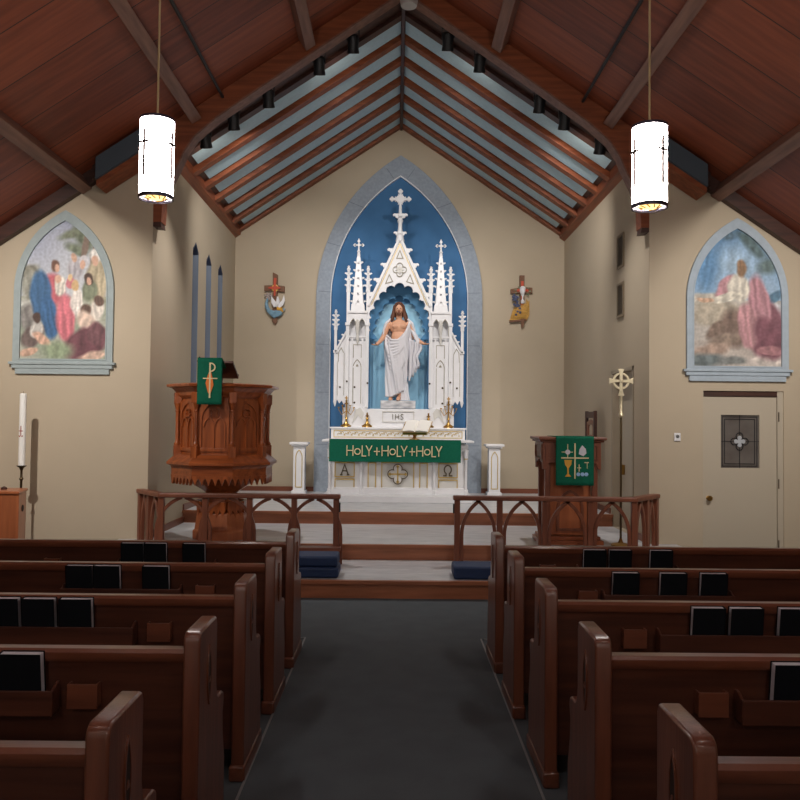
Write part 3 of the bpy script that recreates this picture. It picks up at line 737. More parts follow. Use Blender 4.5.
# foils: front opening
fo = [(0, 287), (8.6, 290), (15.6, 296.2), (21, 304.3), (25, 313.5), (27.6, 323)]
rf = 5.0
def foil_loop(fo, rf, zb, hw):
    pts = [(rx(hw), rz(zb))]
    seq = fo[::-1]
    right = []
    for i, (dx, py) in enumerate(seq):
        prev = seq[i-1] if i else (dx+1.2, py+9); nx = seq[i+1] if i+1 < len(seq) else (-seq[i-1][0], seq[i-1][1])
        # chord direction to neighbours -> outward arc
        def ang(q): return math.degrees(math.atan2(-(q[1]-py), q[0]-dx))
        a0 = ang(prev)-26; a1 = ang(nx)+26
        a0 = ang(prev)+24; a1 = ang(nx)-24
        while a1 < a0: a1 += 360
        if i == len(seq)-1: a1 = 90
        for k in range(9):
            a = R(a0+(a1-a0)*k/8); right.append((rx(dx+rf*math.cos(a)), rz(py-rf*math.sin(a))))
    left = [(-x, z) for x, z in reversed(right[:-1])]
    return pts+right+left+[(rx(-hw), rz(zb))]
hole = foil_loop(fo, rf, 331, 29)
gab = [(rx(-31), rz(331)), (rx(-29), rz(331))]
outer_g = [(rx(-31.5), rz(331)), (rx(-31.5), rz(306)), (0, rz(236)), (rx(31.5), rz(306)), (rx(31.5), rz(331))]
# open bottom: join hole and outer into one loop
loop = outer_g+hole[0:1]+hole[1:]
gl = [outer_g[0], outer_g[1], outer_g[2], outer_g[3], outer_g[4]]+hole
MB().ext([gl], 0, .05).build('gable', WHITE, rd, smooth=False)
# second foiled layer (light blue back), smaller
fo2 = [(0, 296.5), (6.5, 299.5), (12, 305), (16.5, 312), (20, 320), (22.5, 329)]
hole2 = foil_loop(fo2, 4.6, 337, 22)
o2 = [(-nh, rz(337)), (-nh, rz(300)), (rx(-18), rz(281)), (0, rz(275)), (rx(18), rz(281)), (nh, rz(300)), (nh, rz(337))]
MB().ext([o2+hole2], D2-.14, D2-.10).build('foiled_niche_arch', MBLUE, rd, smooth=False)
# roof of niche hidden behind the gable
MB().ext([(-nh-.02, rz(306)), (0, rz(244)), (nh+.02, rz(306)), (nh-.02, rz(306)), (0, rz(250)), (-nh+.02, rz(306))], .05, D2).build('niche_roof', WHITE, rd, smooth=False)
# raked mouldings
for s in (-1, 1):
    m = MB(); m.rib([(s*rx(31.5), rz(306)), (0, rz(236))], .045, -.03, .05); m.build('raked_moulding', WHITE, rd, smooth=False, bevel=.006)
    m = MB(); m.rib([(s*rx(28.2), rz(305)), (0, rz(242.5))], .009, -.012, .0); m.build('raked_gilding', GOLD, rd, smooth=False)
# tracery on gable
m = MB(); zq = rz(269)
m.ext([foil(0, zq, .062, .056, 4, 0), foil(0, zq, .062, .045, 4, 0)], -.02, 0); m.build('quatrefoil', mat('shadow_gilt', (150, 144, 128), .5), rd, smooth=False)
m = MB(); m.ext([foil(0, zq, .035, .026, 4, 45, 6)], -.02, 0); m.rib([(-.07, zq), (.07, zq)], .015, -.025, 0); m.rib([(0, zq-.07), (0, zq+.07)], .015, -.025, 0); m.build('rosette', WSHADE, rd, smooth=False)
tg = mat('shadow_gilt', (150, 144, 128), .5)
m = MB()
m.ext(ribbon([(rx(-3.2), rz(257.5)), (rx(3.2), rz(257.5)), (0, rz(249.5))], .014, True), -.01, 0)
for s in (-1, 1): m.ext(ribbon([(rx(s*7), rz(281)), (rx(s*14), rz(283)), (rx(s*10.5), rz(274))], .014, True), -.01, 0)
m.build('trefoil_carving', tg, rd, smooth=False)
# crocket: leaf hook
def crocket(m, x, z, s, k=1., y0=0., y1=.04):
    pts = [(0, -.045), (.045, -.03), (.06, .0), (.085, -.008), (.092, .022), (.065, .04), (.035, .034), (.0, .04)]
    m.ext([[(x+s*a*k, z+b*k) for a, b in pts]], y0, y1)
for s in (-1, 1):
    for dx, py in ((7.5, 249.5), (14.3, 264.5), (21.2, 279.8), (27.5, 294)):
        m = MB(); crocket(m, s*rx(dx-.6), rz(py), s, 1.05); m.build('crocket', WHITE, rd, smooth=False, bevel=.004)
# crowning finial
m = MB()
m.lathe([(.075, rz(240)), (.05, rz(232)), (.036, rz(227)), (.032, rz(222)), (.05, rz(219)), (.03, rz(216)), (.04, rz(214)), (.028, rz(211)), (.022, rz(204))], (0, .03), 12)
m.build('finial_stem', WHITE, rd)
for py, k in ((232, .9), (214, 1.05)):
    m = MB()
    for s in (-1, 1): crocket(m, s*.03, rz(py), s, k, 0.01, .05)
    m.box(-.03, .03, -.04, .10, rz(py)-.02, rz(py)+.02); m.build('leaf_collar', WHITE, rd, smooth=False, bevel=.006)
m = MB(); zc = rz(197)
m.ext([foil(0, zc, .035, .04, 4, 45, 6)], .01, .05)
m.rib([(-.165, zc), (.165, zc)], .04, .012, .048); m.rib([(0, rz(207)), (0, rz(187))], .04, .012, .048)
for dx, dz in ((-.14, 0), (.14, 0), (0, .13)):
    m.ext([foil(dx, zc+dz, .022, .022, 4, 0, 5)], .01, .05)
for a in range(8): m.rib([(0, zc), (.1*math.cos(R(a*45+22)), zc+.1*math.sin(R(a*45+22)))], .014, .015, .045)
m.build('finial_cross', WHITE, rd, smooth=False, bevel=.004)
# slender pinnacle
def pinnacle(x, pytop, pycap, pybot, r=.026, y=.02):
    m = MB(); H = rz(pytop)-rz(pycap)
    zt = rz(pytop)
    m.box(x-r, x+r, y-r, y+r, rz(pybot), rz(pycap))
    m.box(x-r*1.35, x+r*1.35, y-r*1.35, y+r*1.35, rz(pycap)-.012, rz(pycap)+.02)
    m.lathe([(r*1.5, rz(pycap)+.02), (r*1.25, rz(pycap)+H*.35), (r*.8, zt-H*.22), (r*1.35, zt-H*.14), (r*.7, zt-H*.07), (r*.95, zt-H*.03), (r*.2, zt)], (x, y), 6, PI/4)
    for q in (.22, .45, .68):
        z = rz(pycap)+H*q
        for s in (-1, 1): crocket(m, x+s*r*.75, z, s, .5, y-.014, y+.014)
        m.ext([(y-r*.6, z-.012), (y-r*1.7, z+.008), (y-r*.6, z+.016)], x-.012, x+.012, 'YZ')
    return m
for s in (-1, 1):
    side = sname[s]
    # tower body
    tw = MB(); x0, x1 = sorted((rx(s*30.5), rx(s*53)))
    tw.box(x0, x1, .0, D2, rz(408), rz(341)); tw.box(x0, x1, .09, D2, rz(341), rz(312))
    tw.build('tower', WHITE, rd, smooth=False, bevel=.004)
    for dx in (31.8, 51.5):
        MB().box(rx(s*dx)-.028, rx(s*dx)+.028, -.04, .06, rz(408), rz(326)).build('buttress', WHITE, rd, smooth=False, bevel=.004)
        MB().box(rx(s*dx)-.04, rx(s*dx)+.04, -.055, .06, rz(326), rz(323)).build('buttress_cap', WHITE, rd, smooth=False)
        pinnacle(rx(s*(dx-.2)), 265, 291, 323).build('pinnacle', WHITE, rd)
    # inner buttress strips
    for dx in (36.5, 46.8):
        MB().box(rx(s*dx)-.014, rx(s*dx)+.014, -.02, .02, rz(408), rz(336)).build('pilaster', WHITE, rd, smooth=False)
    # canopy of the tower with small gabled arches
    cxx = rx(s*41.6)
    m = MB(); hwc = rx(5.2)
    can = [(cxx-rx(9.2), rz(312)), (cxx+rx(9.2), rz(312)), (cxx+rx(9.2), rz(340)), (cxx+rx(8.2), rz(340))]
    def halfarch(c0):
        L = lancet(c0, rx(3.7), rz(336), rz(328), rz(319), 6); return L
    m.ext([[(cxx-rx(9.2), rz(312)), (cxx+rx(9.2), rz(312)), (cxx+rx(9.2), rz(338)), (cxx-rx(9.2), rz(338))], halfarch(cxx-rx(4.4)), halfarch(cxx+rx(4.4))], -.03, .03)
    m.build('canopy', WHITE, rd, smooth=False, bevel=.003)
    m = MB(); m.box(cxx-rx(9.8), cxx+rx(9.8), -.05, .10, rz(313.5), rz(311)); m.build('cornice', WHITE, rd, smooth=False, bevel=.004)
    m = MB(); m.lathe([(.004, rz(345)), (.03, rz(339)), (.02, rz(334)), (.04, rz(328)), (.03, rz(320))], (cxx, -.02), 8); m.build('pendant_boss', WSHADE, rd)
    m = MB()
    for q in (-4.4, 4.4):
        m.ext(ribbon(arch_line := [(p[0], p[1]) for p in lancet(cxx+rx(q), rx(3.7), rz(336), rz(328), rz(319), 6)][1:-1], .009), -.036, -.03)
    m.build('canopy_gilding', tg, rd, smooth=False)
    # main crocketed spire
    m = MB(); base = rz(311); top = rz(254); hb_ = rx(7.4)
    m.lathe([(hb_*1.35, base), (hb_*1.25, base+.10), (hb_*1.05, base+.14), (.045, top-.05), (.03, top)], (cxx, .08), 4, PI/4)
    m.build('spire', WHITE, rd, smooth=False, bevel=.004)
    m = MB()
    for q in range(6):
        t = q/6; z = base+.14+(top-base-.16)*t; hwq = hb_*.78*(1-t)+.03*t
        for sg in (-1, 1): crocket(m, cxx+sg*hwq, z+.03, sg, .42, .055, .105)
        m.ext([(.08-hwq, z), (.08-hwq-.035, z+.025), (.08-hwq, z+.04)], cxx-.014, cxx+.014, 'YZ')
    m.build('spire_crockets', WHITE, rd, smooth=False)
    m = MB(); m.ext(ribbon([(cxx-rx(5.5), rz(311)), (cxx, rz(299)), (cxx+rx(5.5), rz(311))], .02), -.03, .02); m.ext([[(cxx-rx(4), rz(311)), (cxx+rx(4), rz(311)), (cxx, rz(302))]], -.015, .02)
    m.build('spire_gablet', WHITE, rd, smooth=False)
    m = MB()
    for q in range(4):
        z = rz(300-q*10); m.ext([lens(cxx, z, .010, .035)], -.0+.0+.02+q*.008, .06)
    m.build('spire_slots', tg, rd, smooth=False)
    m = MB(); zc = rz(243.5)
    m.lathe([(.03, top-.01), (.022, rz(251)), (.032, rz(250)), (.016, rz(248)), (.014, rz(238)), (.003, rz(236.5))], (cxx, .08), 8)
    m.rib([(cxx-.07, zc), (cxx+.07, zc)], .024, .066, .094); m.ext([foil(cxx-.065, zc, .012, .014, 4, 0, 5)], .066, .094); m.ext([foil(cxx+.065, zc, .012, .014, 4, 0, 5)], .066, .094); m.ext([foil(cxx, rz(239.5), .01, .014, 4, 0, 5)], .066, .094)
    m.build('spire_cross', WHITE, rd, smooth=False)
    # tower panel carving
    m = MB()
    m.rib(lancet(cxx, rx(4.0), rz(404), rz(368), rz(360), 6)[1:-1], .012, -.008, .0)
    m.rib([(cxx-rx(4), rz(404)), (cxx-rx(4), rz(368))], .010, -.008, 0)
    m.rib([(cxx-rx(4), rz(358)), (cxx-rx(4), rz(345)), (cxx+rx(4), rz(345)), (cxx+rx(4), rz(358))], .010, -.008, 0)
    m.ext([foil(cxx, rz(366), .012, .012, 3, 90, 5)], -.008, 0)
    m.build('panel_carving', tg, rd, smooth=False)
    # outer wing
    X = lambda dx: rx(s*dx)
    wing = [(X(53), rz(402)), (X(53), rz(333)), (X(63), rz(352)), (X(65), rz(352)), (X(65), rz(402)), (X(63.5), rz(404)), (X(61.5), rz(400)), (X(59.5), rz(404)), (X(57), rz(401)), (X(55), rz(405))]
    MB().ext([wing], .06, .11).build('wing', WHITE, rd, smooth=False, bevel=.003)
    m = MB(); m.rib([(X(53), rz(331.5)), (X(64), rz(352))], .03, .03, .12); m.build('wing_coping', WHITE, rd, smooth=False)
    m = MB()
    for dx, py in ((55.3, 335), (58.6, 341), (61.8, 347)): crocket(m, X(dx), rz(py), s, .5, .06, .10)
    m.build('wing_crockets', WHITE, rd, smooth=False)
    m = pinnacle(X(63.8), 309, 329, 402, .022, .07); m.box(X(63.8)-.034, X(63.8)+.034, .03, .11, rz(353), rz(350.5)); m.build('pinnacle', WHITE, rd)
    m = MB(); m.lathe([(.006, rz(407)), (.03, rz(402.5)), (.02, rz(399))], (X(63.8), .07), 8); m.build('drop_ornament', WHITE, rd)
    m = MB(); m.rib([(X(55.5), rz(353)), (X(58), rz(348)), (X(60.5), rz(352)), (X(61), rz(362))], .010, .052, .06); m.rib([(X(61.5), rz(362)), (X(61.5), rz(396))], .006, .052, .06); m.rib([(X(55), rz(353)), (X(55), rz(396))], .006, .052, .06)
    m.build('wing_carving', tg, rd, smooth=False)
    m = MB()
    for dx, py, yy in ((58.8, 387.5, .06), (51.6, 382, -.04), (44, 387.5, .0), (31, 383.5, -.04), (44, 403, .0)):
        mm = MB(Matrix.Translation((X(dx), yy, rz(py))) @ Matrix.Rotation(PI/2, 4, 'X')); mm.lathe([(.016, 0), (.016, .012), (.008, .014)], n=10); o_ = len(m.v); m.v += mm.v; m.f += [tuple(i+o_ for i in f) for f in mm.f]
    m.build('socket', mat('dark_bronze', (70, 60, 46), .5, metal=.6), rd)
    m = MB(); m.ext([[(X(46), rz(424)), (X(42), rz(410)), (X(38), rz(408)), (X(34.5), rz(413)), (X(36), rz(420)), (X(40), rz(416))]], -.042, -.03); m.build('scroll_carving', WSHADE, rd, smooth=False)
# ================================================================ STATUE
ZS = rz(408.5)
st_y = YD+.17
pb = tag(MB(Matrix.Translation((AXC, st_y, 0))).box(rx(-17.8), rx(17.2), -.16, .16, ZS, rz(400.5)).build('statue_plinth', WMARB, None, smooth=False, bevel=.004), 'grey veined marble plinth under the robed statue', 'plinth')
sf = rz(400.5)
st = thing('statue', 'painted statue of a bearded robed figure with outstretched arms in the blue niche', 'statue', (AXC, st_y, sf))
K = 1.0
b = MB()
def T(pts, r, n=10): b.tube(pts, r, n)
b.sphere((-.005, -.005, 1.545), (.075, .09, .105), 18)               # skull
b.sphere((-.005, -.035, 1.49), (.055, .06, .07), 14)                 # jaw
b.sphere((-.005, -.10, 1.52), (.012, .018, .022), 8)                 # nose
T([(0, .01, 1.34), (-.003, 0, 1.48)], [.055, .048])
b.sphere((0, .01, 1.24), (.165, .105, .13), 18); b.sphere((0, .01, 1.06), (.135, .10, .16), 18)
b.sphere((-.06, -.06, 1.25), (.07, .05, .05), 12); b.sphere((.06, -.06, 1.25), (.07, .05, .05), 12)
b.sphere((0, .01, .90), (.15, .11, .14), 16)
T([(-.13, .01, 1.31), (-.20, .0, 1.27), (-.255, -.01, 1.08)], [.05, .058, .045]); T([(-.255, -.01, 1.08), (-.32, -.09, .98), (-.365, -.14, .935)], [.045, .036, .026])
T([(.13, .01, 1.31), (.19, .0, 1.28), (.265, -.01, 1.07)], [.05, .055, .045]); T([(.265, -.01, 1.07), (.36, -.08, .985), (.42, -.13, .95)], [.042, .034, .024])
for s, hx, hz in ((-1, -.375, .925), (1, .435, .945)):
    b.sphere((hx, -.155, hz), (.036, .034, .016), 10)
    for k in range(4):
        off = -.024+.016*k; L = (.055, .066, .062, .048)[k]
        T([(hx+s*.02, -.165+off, hz), (hx+s*(.02+L*.55), -.185+off*1.2, hz-.004), (hx+s*(.02+L), -.19+off*1.3, hz+.008)], [.010, .009, .007], 6)
    T([(hx-s*.005, -.175, hz+.006), (hx+s*.01, -.205, hz+.03)], [.010, .008], 6)
T([(-.09, .0, .85), (-.10, -.02, .48), (-.10, .0, .08)], [.09, .06, .038]); T([(.07, .0, .85), (.05, -.05, .5), (.02, -.04, .08)], [.09, .06, .038])
for fx, fy in ((-.12, -.03), (.01, -.07)):
    T([(fx, fy+.04, .05), (fx-.01, fy-.03, .035), (fx-.02, fy-.09, .022)], [.036, .036, .026]); 
    for k in range(5): b.sphere((fx-.045+.017*k, fy-.115+.004*k, .013), (.009, .017, .010), 6)
body = b.build('body', SKIN, st)
rm = body.modifiers.new('remesh', 'REMESH'); rm.mode = 'VOXEL'; rm.voxel_size = .0075; rm.use_smooth_shade = True
sm = body.modifiers.new('smooth', 'SMOOTH'); sm.iterations = 3
# face details
m = MB()
for s in (-1, 1): m.sphere((-.005+s*.027, -.088, 1.543), (.011, .008, .006), 8)
m.build('eyes', mat('painted_eye', (60, 44, 38), .4), st)
MB().sphere((-.005, -.093, 1.492), (.02, .008, .006), 8).build('lips', mat('painted_lip', (150, 80, 70), .5), st)
m = MB()
m.sphere((-.005, .02, 1.575), (.092, .095, .10), 16); m.sphere((-.005, .05, 1.50), (.09, .07, .13), 14)
for s in (-1, 1):
    m.tube([(-.005+s*.02, -.075, 1.635), (-.005+s*.075, -.05, 1.585), (-.005+s*.088, -.03, 1.50), (-.005+s*.10, -.03, 1.42), (-.005+s*.125, -.045, 1.345)], [.02, .026, .03, .034, .022], 8)
    m.tube([(s*.07, .02, 1.52), (s*.11, .0, 1.42), (s*.14, -.03, 1.36)], [.04, .04, .02], 8)
h_ = m.build('hair', HAIR, st); rm = h_.modifiers.new('remesh', 'REMESH'); rm.mode = 'VOXEL'; rm.voxel_size = .011; rm.use_smooth_shade = True
m = MB(); m.sphere((-.005, -.075, 1.458), (.036, .03, .035), 10); m.tube([(-.045, -.055, 1.50), (-.03, -.08, 1.455), (-.005, -.095, 1.43), (.02, -.08, 1.455), (.035, -.055, 1.50)], .013, 8)
m.tube([(-.032, -.09, 1.498), (-.005, -.101, 1.507), (.022, -.09, 1.498)], .006, 6)
m.build('beard', HAIR, st)
# robe
def robe(name, zb, zt, keys, amp, nf_, tw, th0=0, th1=360, y_off=0, N=96, J=44, thick=0):
    vs = []; fs = []
    for j in range(J+1):
        t = j/J
        for i in range(N+1 if th1-th0 < 360 else N):
            a = R(th0+(th1-th0)*i/N)
            z = zb(a)+(zt(a)-zb(a))*t
            kk = keys
            for q in range(len(kk)-1):
                if kk[q][0] <= z <= kk[q+1][0]: break
            u = max(0, min(1, (z-kk[q][0])/(kk[q+1][0]-kk[q][0]))); u = u*u*(3-2*u)
            cx_, cy_, rx_, ry_ = [kk[q][w_]*(1-u)+kk[q+1][w_]*u for w_ in (1, 2, 3, 4)]
            f = 0
            for n_, ph, tw_, am in nf_:
                f += am*math.sin(n_*a+ph+tw_*z)
            k_ = 1+amp*f
            vs.append((cx_+rx_*k_*math.cos(a), cy_+ry_*k_*math.sin(a)+y_off, z))
    M_ = N+1 if th1-th0 < 360 else N
    for j in range(J):
        for i in range(N):
            i2 = (i+1) % M_; fs.append((j*M_+i, j*M_+i2, (j+1)*M_+i2, (j+1)*M_+i))
    if th1-th0 == 360:
        fs.append(tuple(reversed(range(N)))); fs.append(tuple(range(J*N, (J+1)*N)))
        RB_.add(vs, fs); return
    o = MB().add(vs, fs).build(name, ROBE, st, sharp=180)
    so = o.modifiers.new('solid', 'SOLIDIFY'); so.thickness = .014
    return o
RB_ = MB()
keys = [(0, -.05, -.02, .17, .13), (.2, -.05, -.02, .165, .13), (.5, -.03, -.02, .18, .14), (.8, 0, -.01, .205, .15), (1.0, .01, -.0, .205, .145), (1.2, .02, .0, .205, .135), (1.32, .03, .01, .19, .12), (1.4, .05, .02, .12, .09)]
folds = [(9, 0, 12, .55), (15, 1, 19, .35), (5, 2, 5, .4), (21, 3, 26, .15)]
robe('robe_lower', lambda a: .06+.11*max(0, math.cos(a+.4))**1, lambda a: 1.06+.26*max(-.15, math.cos(a)), keys, .15, folds, 0)
# sash: rolls of cloth across the waist up to the shoulder, and the long drape on the viewer's left
m = RB_
for k in range(6):
    o_ = k*.034
    m.tube([(-.205, -.03, 1.10-o_*1.6), (-.13, -.125, 1.01-o_*1.7), (.0, -.15, 1.0-o_*1.2), (.10, -.135, 1.10-o_*.9), (.16, -.09, 1.26-o_*.8), (.175, -.0, 1.36-o_*.5)], [.014, .022, .024, .024, .022, .016], 8)
for k in range(7):
    o_ = k*.055
    m.tube([(-.215+.012*k, .0, 1.16-o_), (-.225+.012*k, -.06, .93-o_), (-.17+.01*k, -.11, .78-o_*1.15), (-.07, -.135, .72-o_*1.0), (.06, -.14, .84-o_*.8), (.15, -.11, 1.02-o_*.6)], [.014, .022, .024, .022, .018, .012], 8)
# shoulder mantle
m = RB_
for s in (-1, 1):
    for k in range(5):
        m.tube([(s*(.09+.012*k), .05-.02*k, 1.40-.006*k), (s*(.17+.012*k), .03-.02*k, 1.34-.01*k), (s*(.225+.008*k), .05-.022*k, 1.19), (s*(.235+.008*k), .05-.02*k, 1.02)], [.02, .024, .022, .016], 8)
rb_o = RB_.build('robe', ROBE, st); rm = rb_o.modifiers.new('remesh', 'REMESH'); rm.mode = 'VOXEL'; rm.voxel_size = .0085; rm.use_smooth_shade = True
sm = rb_o.modifiers.new('smooth', 'SMOOTH'); sm.iterations = 1
robe('mantle_back', lambda a: .42, lambda a: 1.38, [(0.4, .02, .03, .24, .12), (1.0, .0, .03, .25, .12), (1.25, 0, .03, .23, .11), (1.4, 0, .02, .12, .08)], .05, [(14, 0, 3, .6)], 0, 5, 175)
# hanging sleeve cloth at the viewer's right
vs = []; fs = []; N = 30; J = 24
for j in range(J+1):
    t = j/J; 
    for i in range(N+1):
        u = i/N
        xl = .17; xr = .37-.05*t+.025*math.sin(t*9)
        x = xl+(xr-xl)*u; z = 1.04-(.10*u*(1-t))-t*(.70-.22*u+.03*math.sin(u*20)); y = -.09+.028*math.sin(u*17+t*2.5)+.012*math.sin(u*33+1)
        vs.append((x, y, z))
for j in range(J):
    for i in range(N): a_ = j*(N+1)+i; fs.append((a_, a_+1, a_+N+2, a_+N+1))
o = MB().add(vs, fs).build('robe_sleeve', ROBE, st, sharp=180); so = o.modifiers.new('solid', 'SOLIDIFY'); so.thickness = .02; so.offset = 0
m = MB()
for k in range(4): m.tube([(.15+.03*k, .0, 1.28-.03*k), (.235+.02*k, -.05, 1.14-.02*k), (.30+.01*k, -.09, 1.0), (.31, -.10, .86)], [.02, .024, .022, .014], 8)
m.build('sleeve_fold', ROBE, st)
m = MB()
for k in range(5): m.tube([(.04+.025*k, -.04, .32), (.05+.025*k, -.06+.01*(k % 2), .15), (.055+.03*k, -.05, .01)], .022, 8)
m.build('under_robe', ROBE, st)
# ================================================================ MURALS
def mural(cxm, label, blobs, base, frame_mat, ho=.59, hs=.63):
    # geometry measured at the front wall
    kf = YF/F
    th = thing('mural', label, 'mural', (cxm, YF, 0), group='pointed arch wall murals')
    zb, zt = 2.36, 4.12; zsm = 3.18
    hi = ho-.075
    outl = lancet(0, ho, zb-.005, zsm, zt, 18); inl = lancet(0, hi, zb+.03, zsm, zt-.115, 18)
    MB().ext([outl, inl], -.035, 0).build('frame', frame_mat, th, smooth=False, bevel=.004)
    MB().ext(ribbon(inl, .014, True), -.042, -.02).build('inner_moulding', frame_mat, th, smooth=False)
    MB().box(-hs, hs, -.06, 0, zb-.03, zb).box(-hs+.03, hs-.03, -.045, 0, zb-.075, zb-.03).box(-hs+.07, hs-.07, -.035, 0, zb-.14, zb-.075).build('sill', frame_mat, th, smooth=False, bevel=.005)
    nx, nz = 100, 160
    w_, h_ = 2*hi+.04, zt-.08-zb
    def arch_in(x, z):
        h = zt-.08-zsm; hw = hi+.02; r = (hw*hw+h*h)/(2*hw)
        if z < zsm: return abs(x) <= hw
        return math.sqrt(max(0, r*r-(z-zsm)**2))-(r-hw) >= abs(x)
    vs = []; fs = []; cols = []; idx = {}
    for j in range(nz+1):
        for i in range(nx+1):
            x = -w_/2+w_*i/nx; z = zb+h_*j/nz
            if not arch_in(x, z): continue
            idx[(i, j)] = len(vs); vs.append((x, -.012, z)); u, v = i/nx, j/nz
            nzv = noise.noise(Vector((u*9, v*14, 3.1))); nz2 = noise.noise(Vector((u*9+20, v*14, 7.7))); fine = noise.noise(Vector((u*38, v*60, 1.)))
            uu, vv = u+nzv*.018, v+nz2*.014
            c = list(base(u, v))
            for (bx, by, rx_, ry_, rot, col, soft) in blobs:
                dx, dy = uu-bx, vv-by; ca, sa = math.cos(R(rot)), math.sin(R(rot))
                p, q = (dx*ca+dy*sa)/rx_, (-dx*sa+dy*ca)/ry_
                d = math.sqrt(p*p+q*q)
                k = max(0, min(1, (1+soft/2-d)/soft))
                if k > 0:
                    sh = 1+(.16*noise.noise(Vector((p*2.6+bx*9, q*1.1, by*7)))+.09*math.sin(p*9+2.2*noise.noise(Vector((p*2, q*2, bx*5)))))*(1 if rx_ > .05 else 0)
                    for n_ in range(3): c[n_] = c[n_]*(1-k)+min(255, col[n_]*sh)*k
            c = [x_*.86+178*.14 for x_ in c]; f_ = 1+.10*fine
            cols.append((*lin([max(0, min(255, x_*f_)) for x_ in c]), 1))
    for j in range(nz):
        for i in range(nx):
            q = [(i, j), (i+1, j), (i+1, j+1), (i, j+1)]
            if all(k in idx for k in q): fs.append(tuple(idx[k] for k in q))
    me = bpy.data.meshes.new('painting'); me.from_pydata(vs, [], fs)
    at = me.color_attributes.new('paint', 'FLOAT_COLOR', 'POINT')
    for k_, c in enumerate(cols): at.data[k_].color = c
    mm = bpy.data.materials.new('mural_paint'); mm.use_nodes = True; nt = mm.node_tree
    va = nt.nodes.new('ShaderNodeVertexColor'); va.layer_name = 'paint'; nt.links.new(va.outputs[0], nt.nodes['Principled BSDF'].inputs['Base Color']); nt.nodes['Principled BSDF'].inputs['Roughness'].default_value = .85
    me.materials.append(mm); o = bpy.data.objects.new('painting', me); C.objects.link(o); o.parent = th
    return th
def mixc(a, b, t): t = max(0, min(1, t)); return tuple(a[i]*(1-t)+b[i]*t for i in range(3))
def baseL(u, v):
    if v > .45: return mixc((196, 200, 206), (150, 158, 186), (v-.6)*2.2+.3*math.sin(u*7+v*9)*.5)
    return mixc((150, 160, 140), (176, 176, 160), .5+.5*math.sin(u*11+v*17))
SKB = (214, 170, 146)
blobsL = [(.10, .62, .12, .05, 10, (132, 130, 116), .5), (.13, .52, .10, .10, 0, (150, 150, 138), .4), (.10, .40, .13, .03, 0, (184, 184, 176), .3), (.12, .30, .12, .10, 0, (128, 124, 120), .4),
          (.70, .86, .13, .07, -30, (108, 118, 96), .7), (.55, .88, .12, .03, 10, (120, 128, 106), .8), (.62, .78, .12, .035, -15, (112, 122, 102), .8), (.72, .80, .035, .12, -20, (128, 108, 96), .4), (.82, .75, .03, .10, -25, (120, 100, 90), .4),
          (.86, .56, .12, .17, 0, (186, 172, 142), .3), (.84, .74, .075, .045, 0, (224, 220, 214), .3), (.83, .70, .04, .035, 0, SKB, .3), (.62, .64, .09, .08, 0, (170, 166, 172), .4), (.70, .70, .05, .04, 0, (206, 202, 206), .3), (.69, .675, .03, .028, 0, SKB, .3), (.60, .72, .03, .03, 0, (204, 164, 140), .3),
          (.33, .48, .17, .12, 15, (196, 96, 106), .3), (.24, .46, .12, .17, 10, (58, 98, 142), .25), (.34, .31, .09, .16, 20, (52, 92, 138), .25), (.39, .66, .05, .045, 0, (104, 72, 58), .3), (.41, .645, .03, .03, 0, SKB, .3),
          (.52, .30, .11, .16, 10, (206, 110, 122), .25), (.45, .52, .06, .075, -10, (224, 216, 204), .3), (.43, .57, .03, .028, 0, SKB, .3), (.56, .55, .05, .04, 0, (204, 120, 128), .3), (.56, .585, .03, .028, 0, (220, 186, 140), .3),
          (.64, .42, .07, .10, 0, (230, 222, 214), .3), (.62, .53, .04, .035, 0, (206, 170, 122), .3), (.78, .50, .08, .08, 0, (120, 128, 104), .3), (.77, .575, .05, .04, 0, (70, 54, 48), .3), (.77, .56, .026, .024, 0, SKB, .3),
          (.86, .36, .09, .07, 20, (226, 216, 204), .3), (.88, .425, .06, .04, 0, (98, 76, 66), .3), (.74, .35, .06, .05, 0, (92, 70, 60), .3), (.76, .27, .12, .07, -30, (222, 196, 178), .3),
          (.74, .13, .25, .11, 12, (104, 62, 70), .25), (.86, .20, .10, .08, 0, (108, 70, 76), .3), (.83, .045, .16, .03, 8, (214, 180, 160), .6),
          (.16, .18, .13, .07, 20, (104, 88, 84), .3), (.20, .22, .07, .06, 0, (196, 192, 186), .3), (.26, .16, .10, .035, -20, SKB, .3), (.12, .07, .10, .03, 10, (206, 166, 142), .3), (.20, .305, .045, .04, 0, (70, 52, 46), .3), (.45, .08, .16, .06, 0, (140, 156, 124), .7)]
def baseR(u, v):
    if v > .48: return mixc((150, 180, 208), (74, 122, 172), (v-.5)*1.7+.15*math.sin(u*6))
    if v < .2: return mixc((178, 168, 160), (200, 190, 180), .5+.5*math.sin(u*13+v*20))
    return mixc((190, 184, 176), (164, 158, 150), .5+.5*math.sin(u*8-v*12))
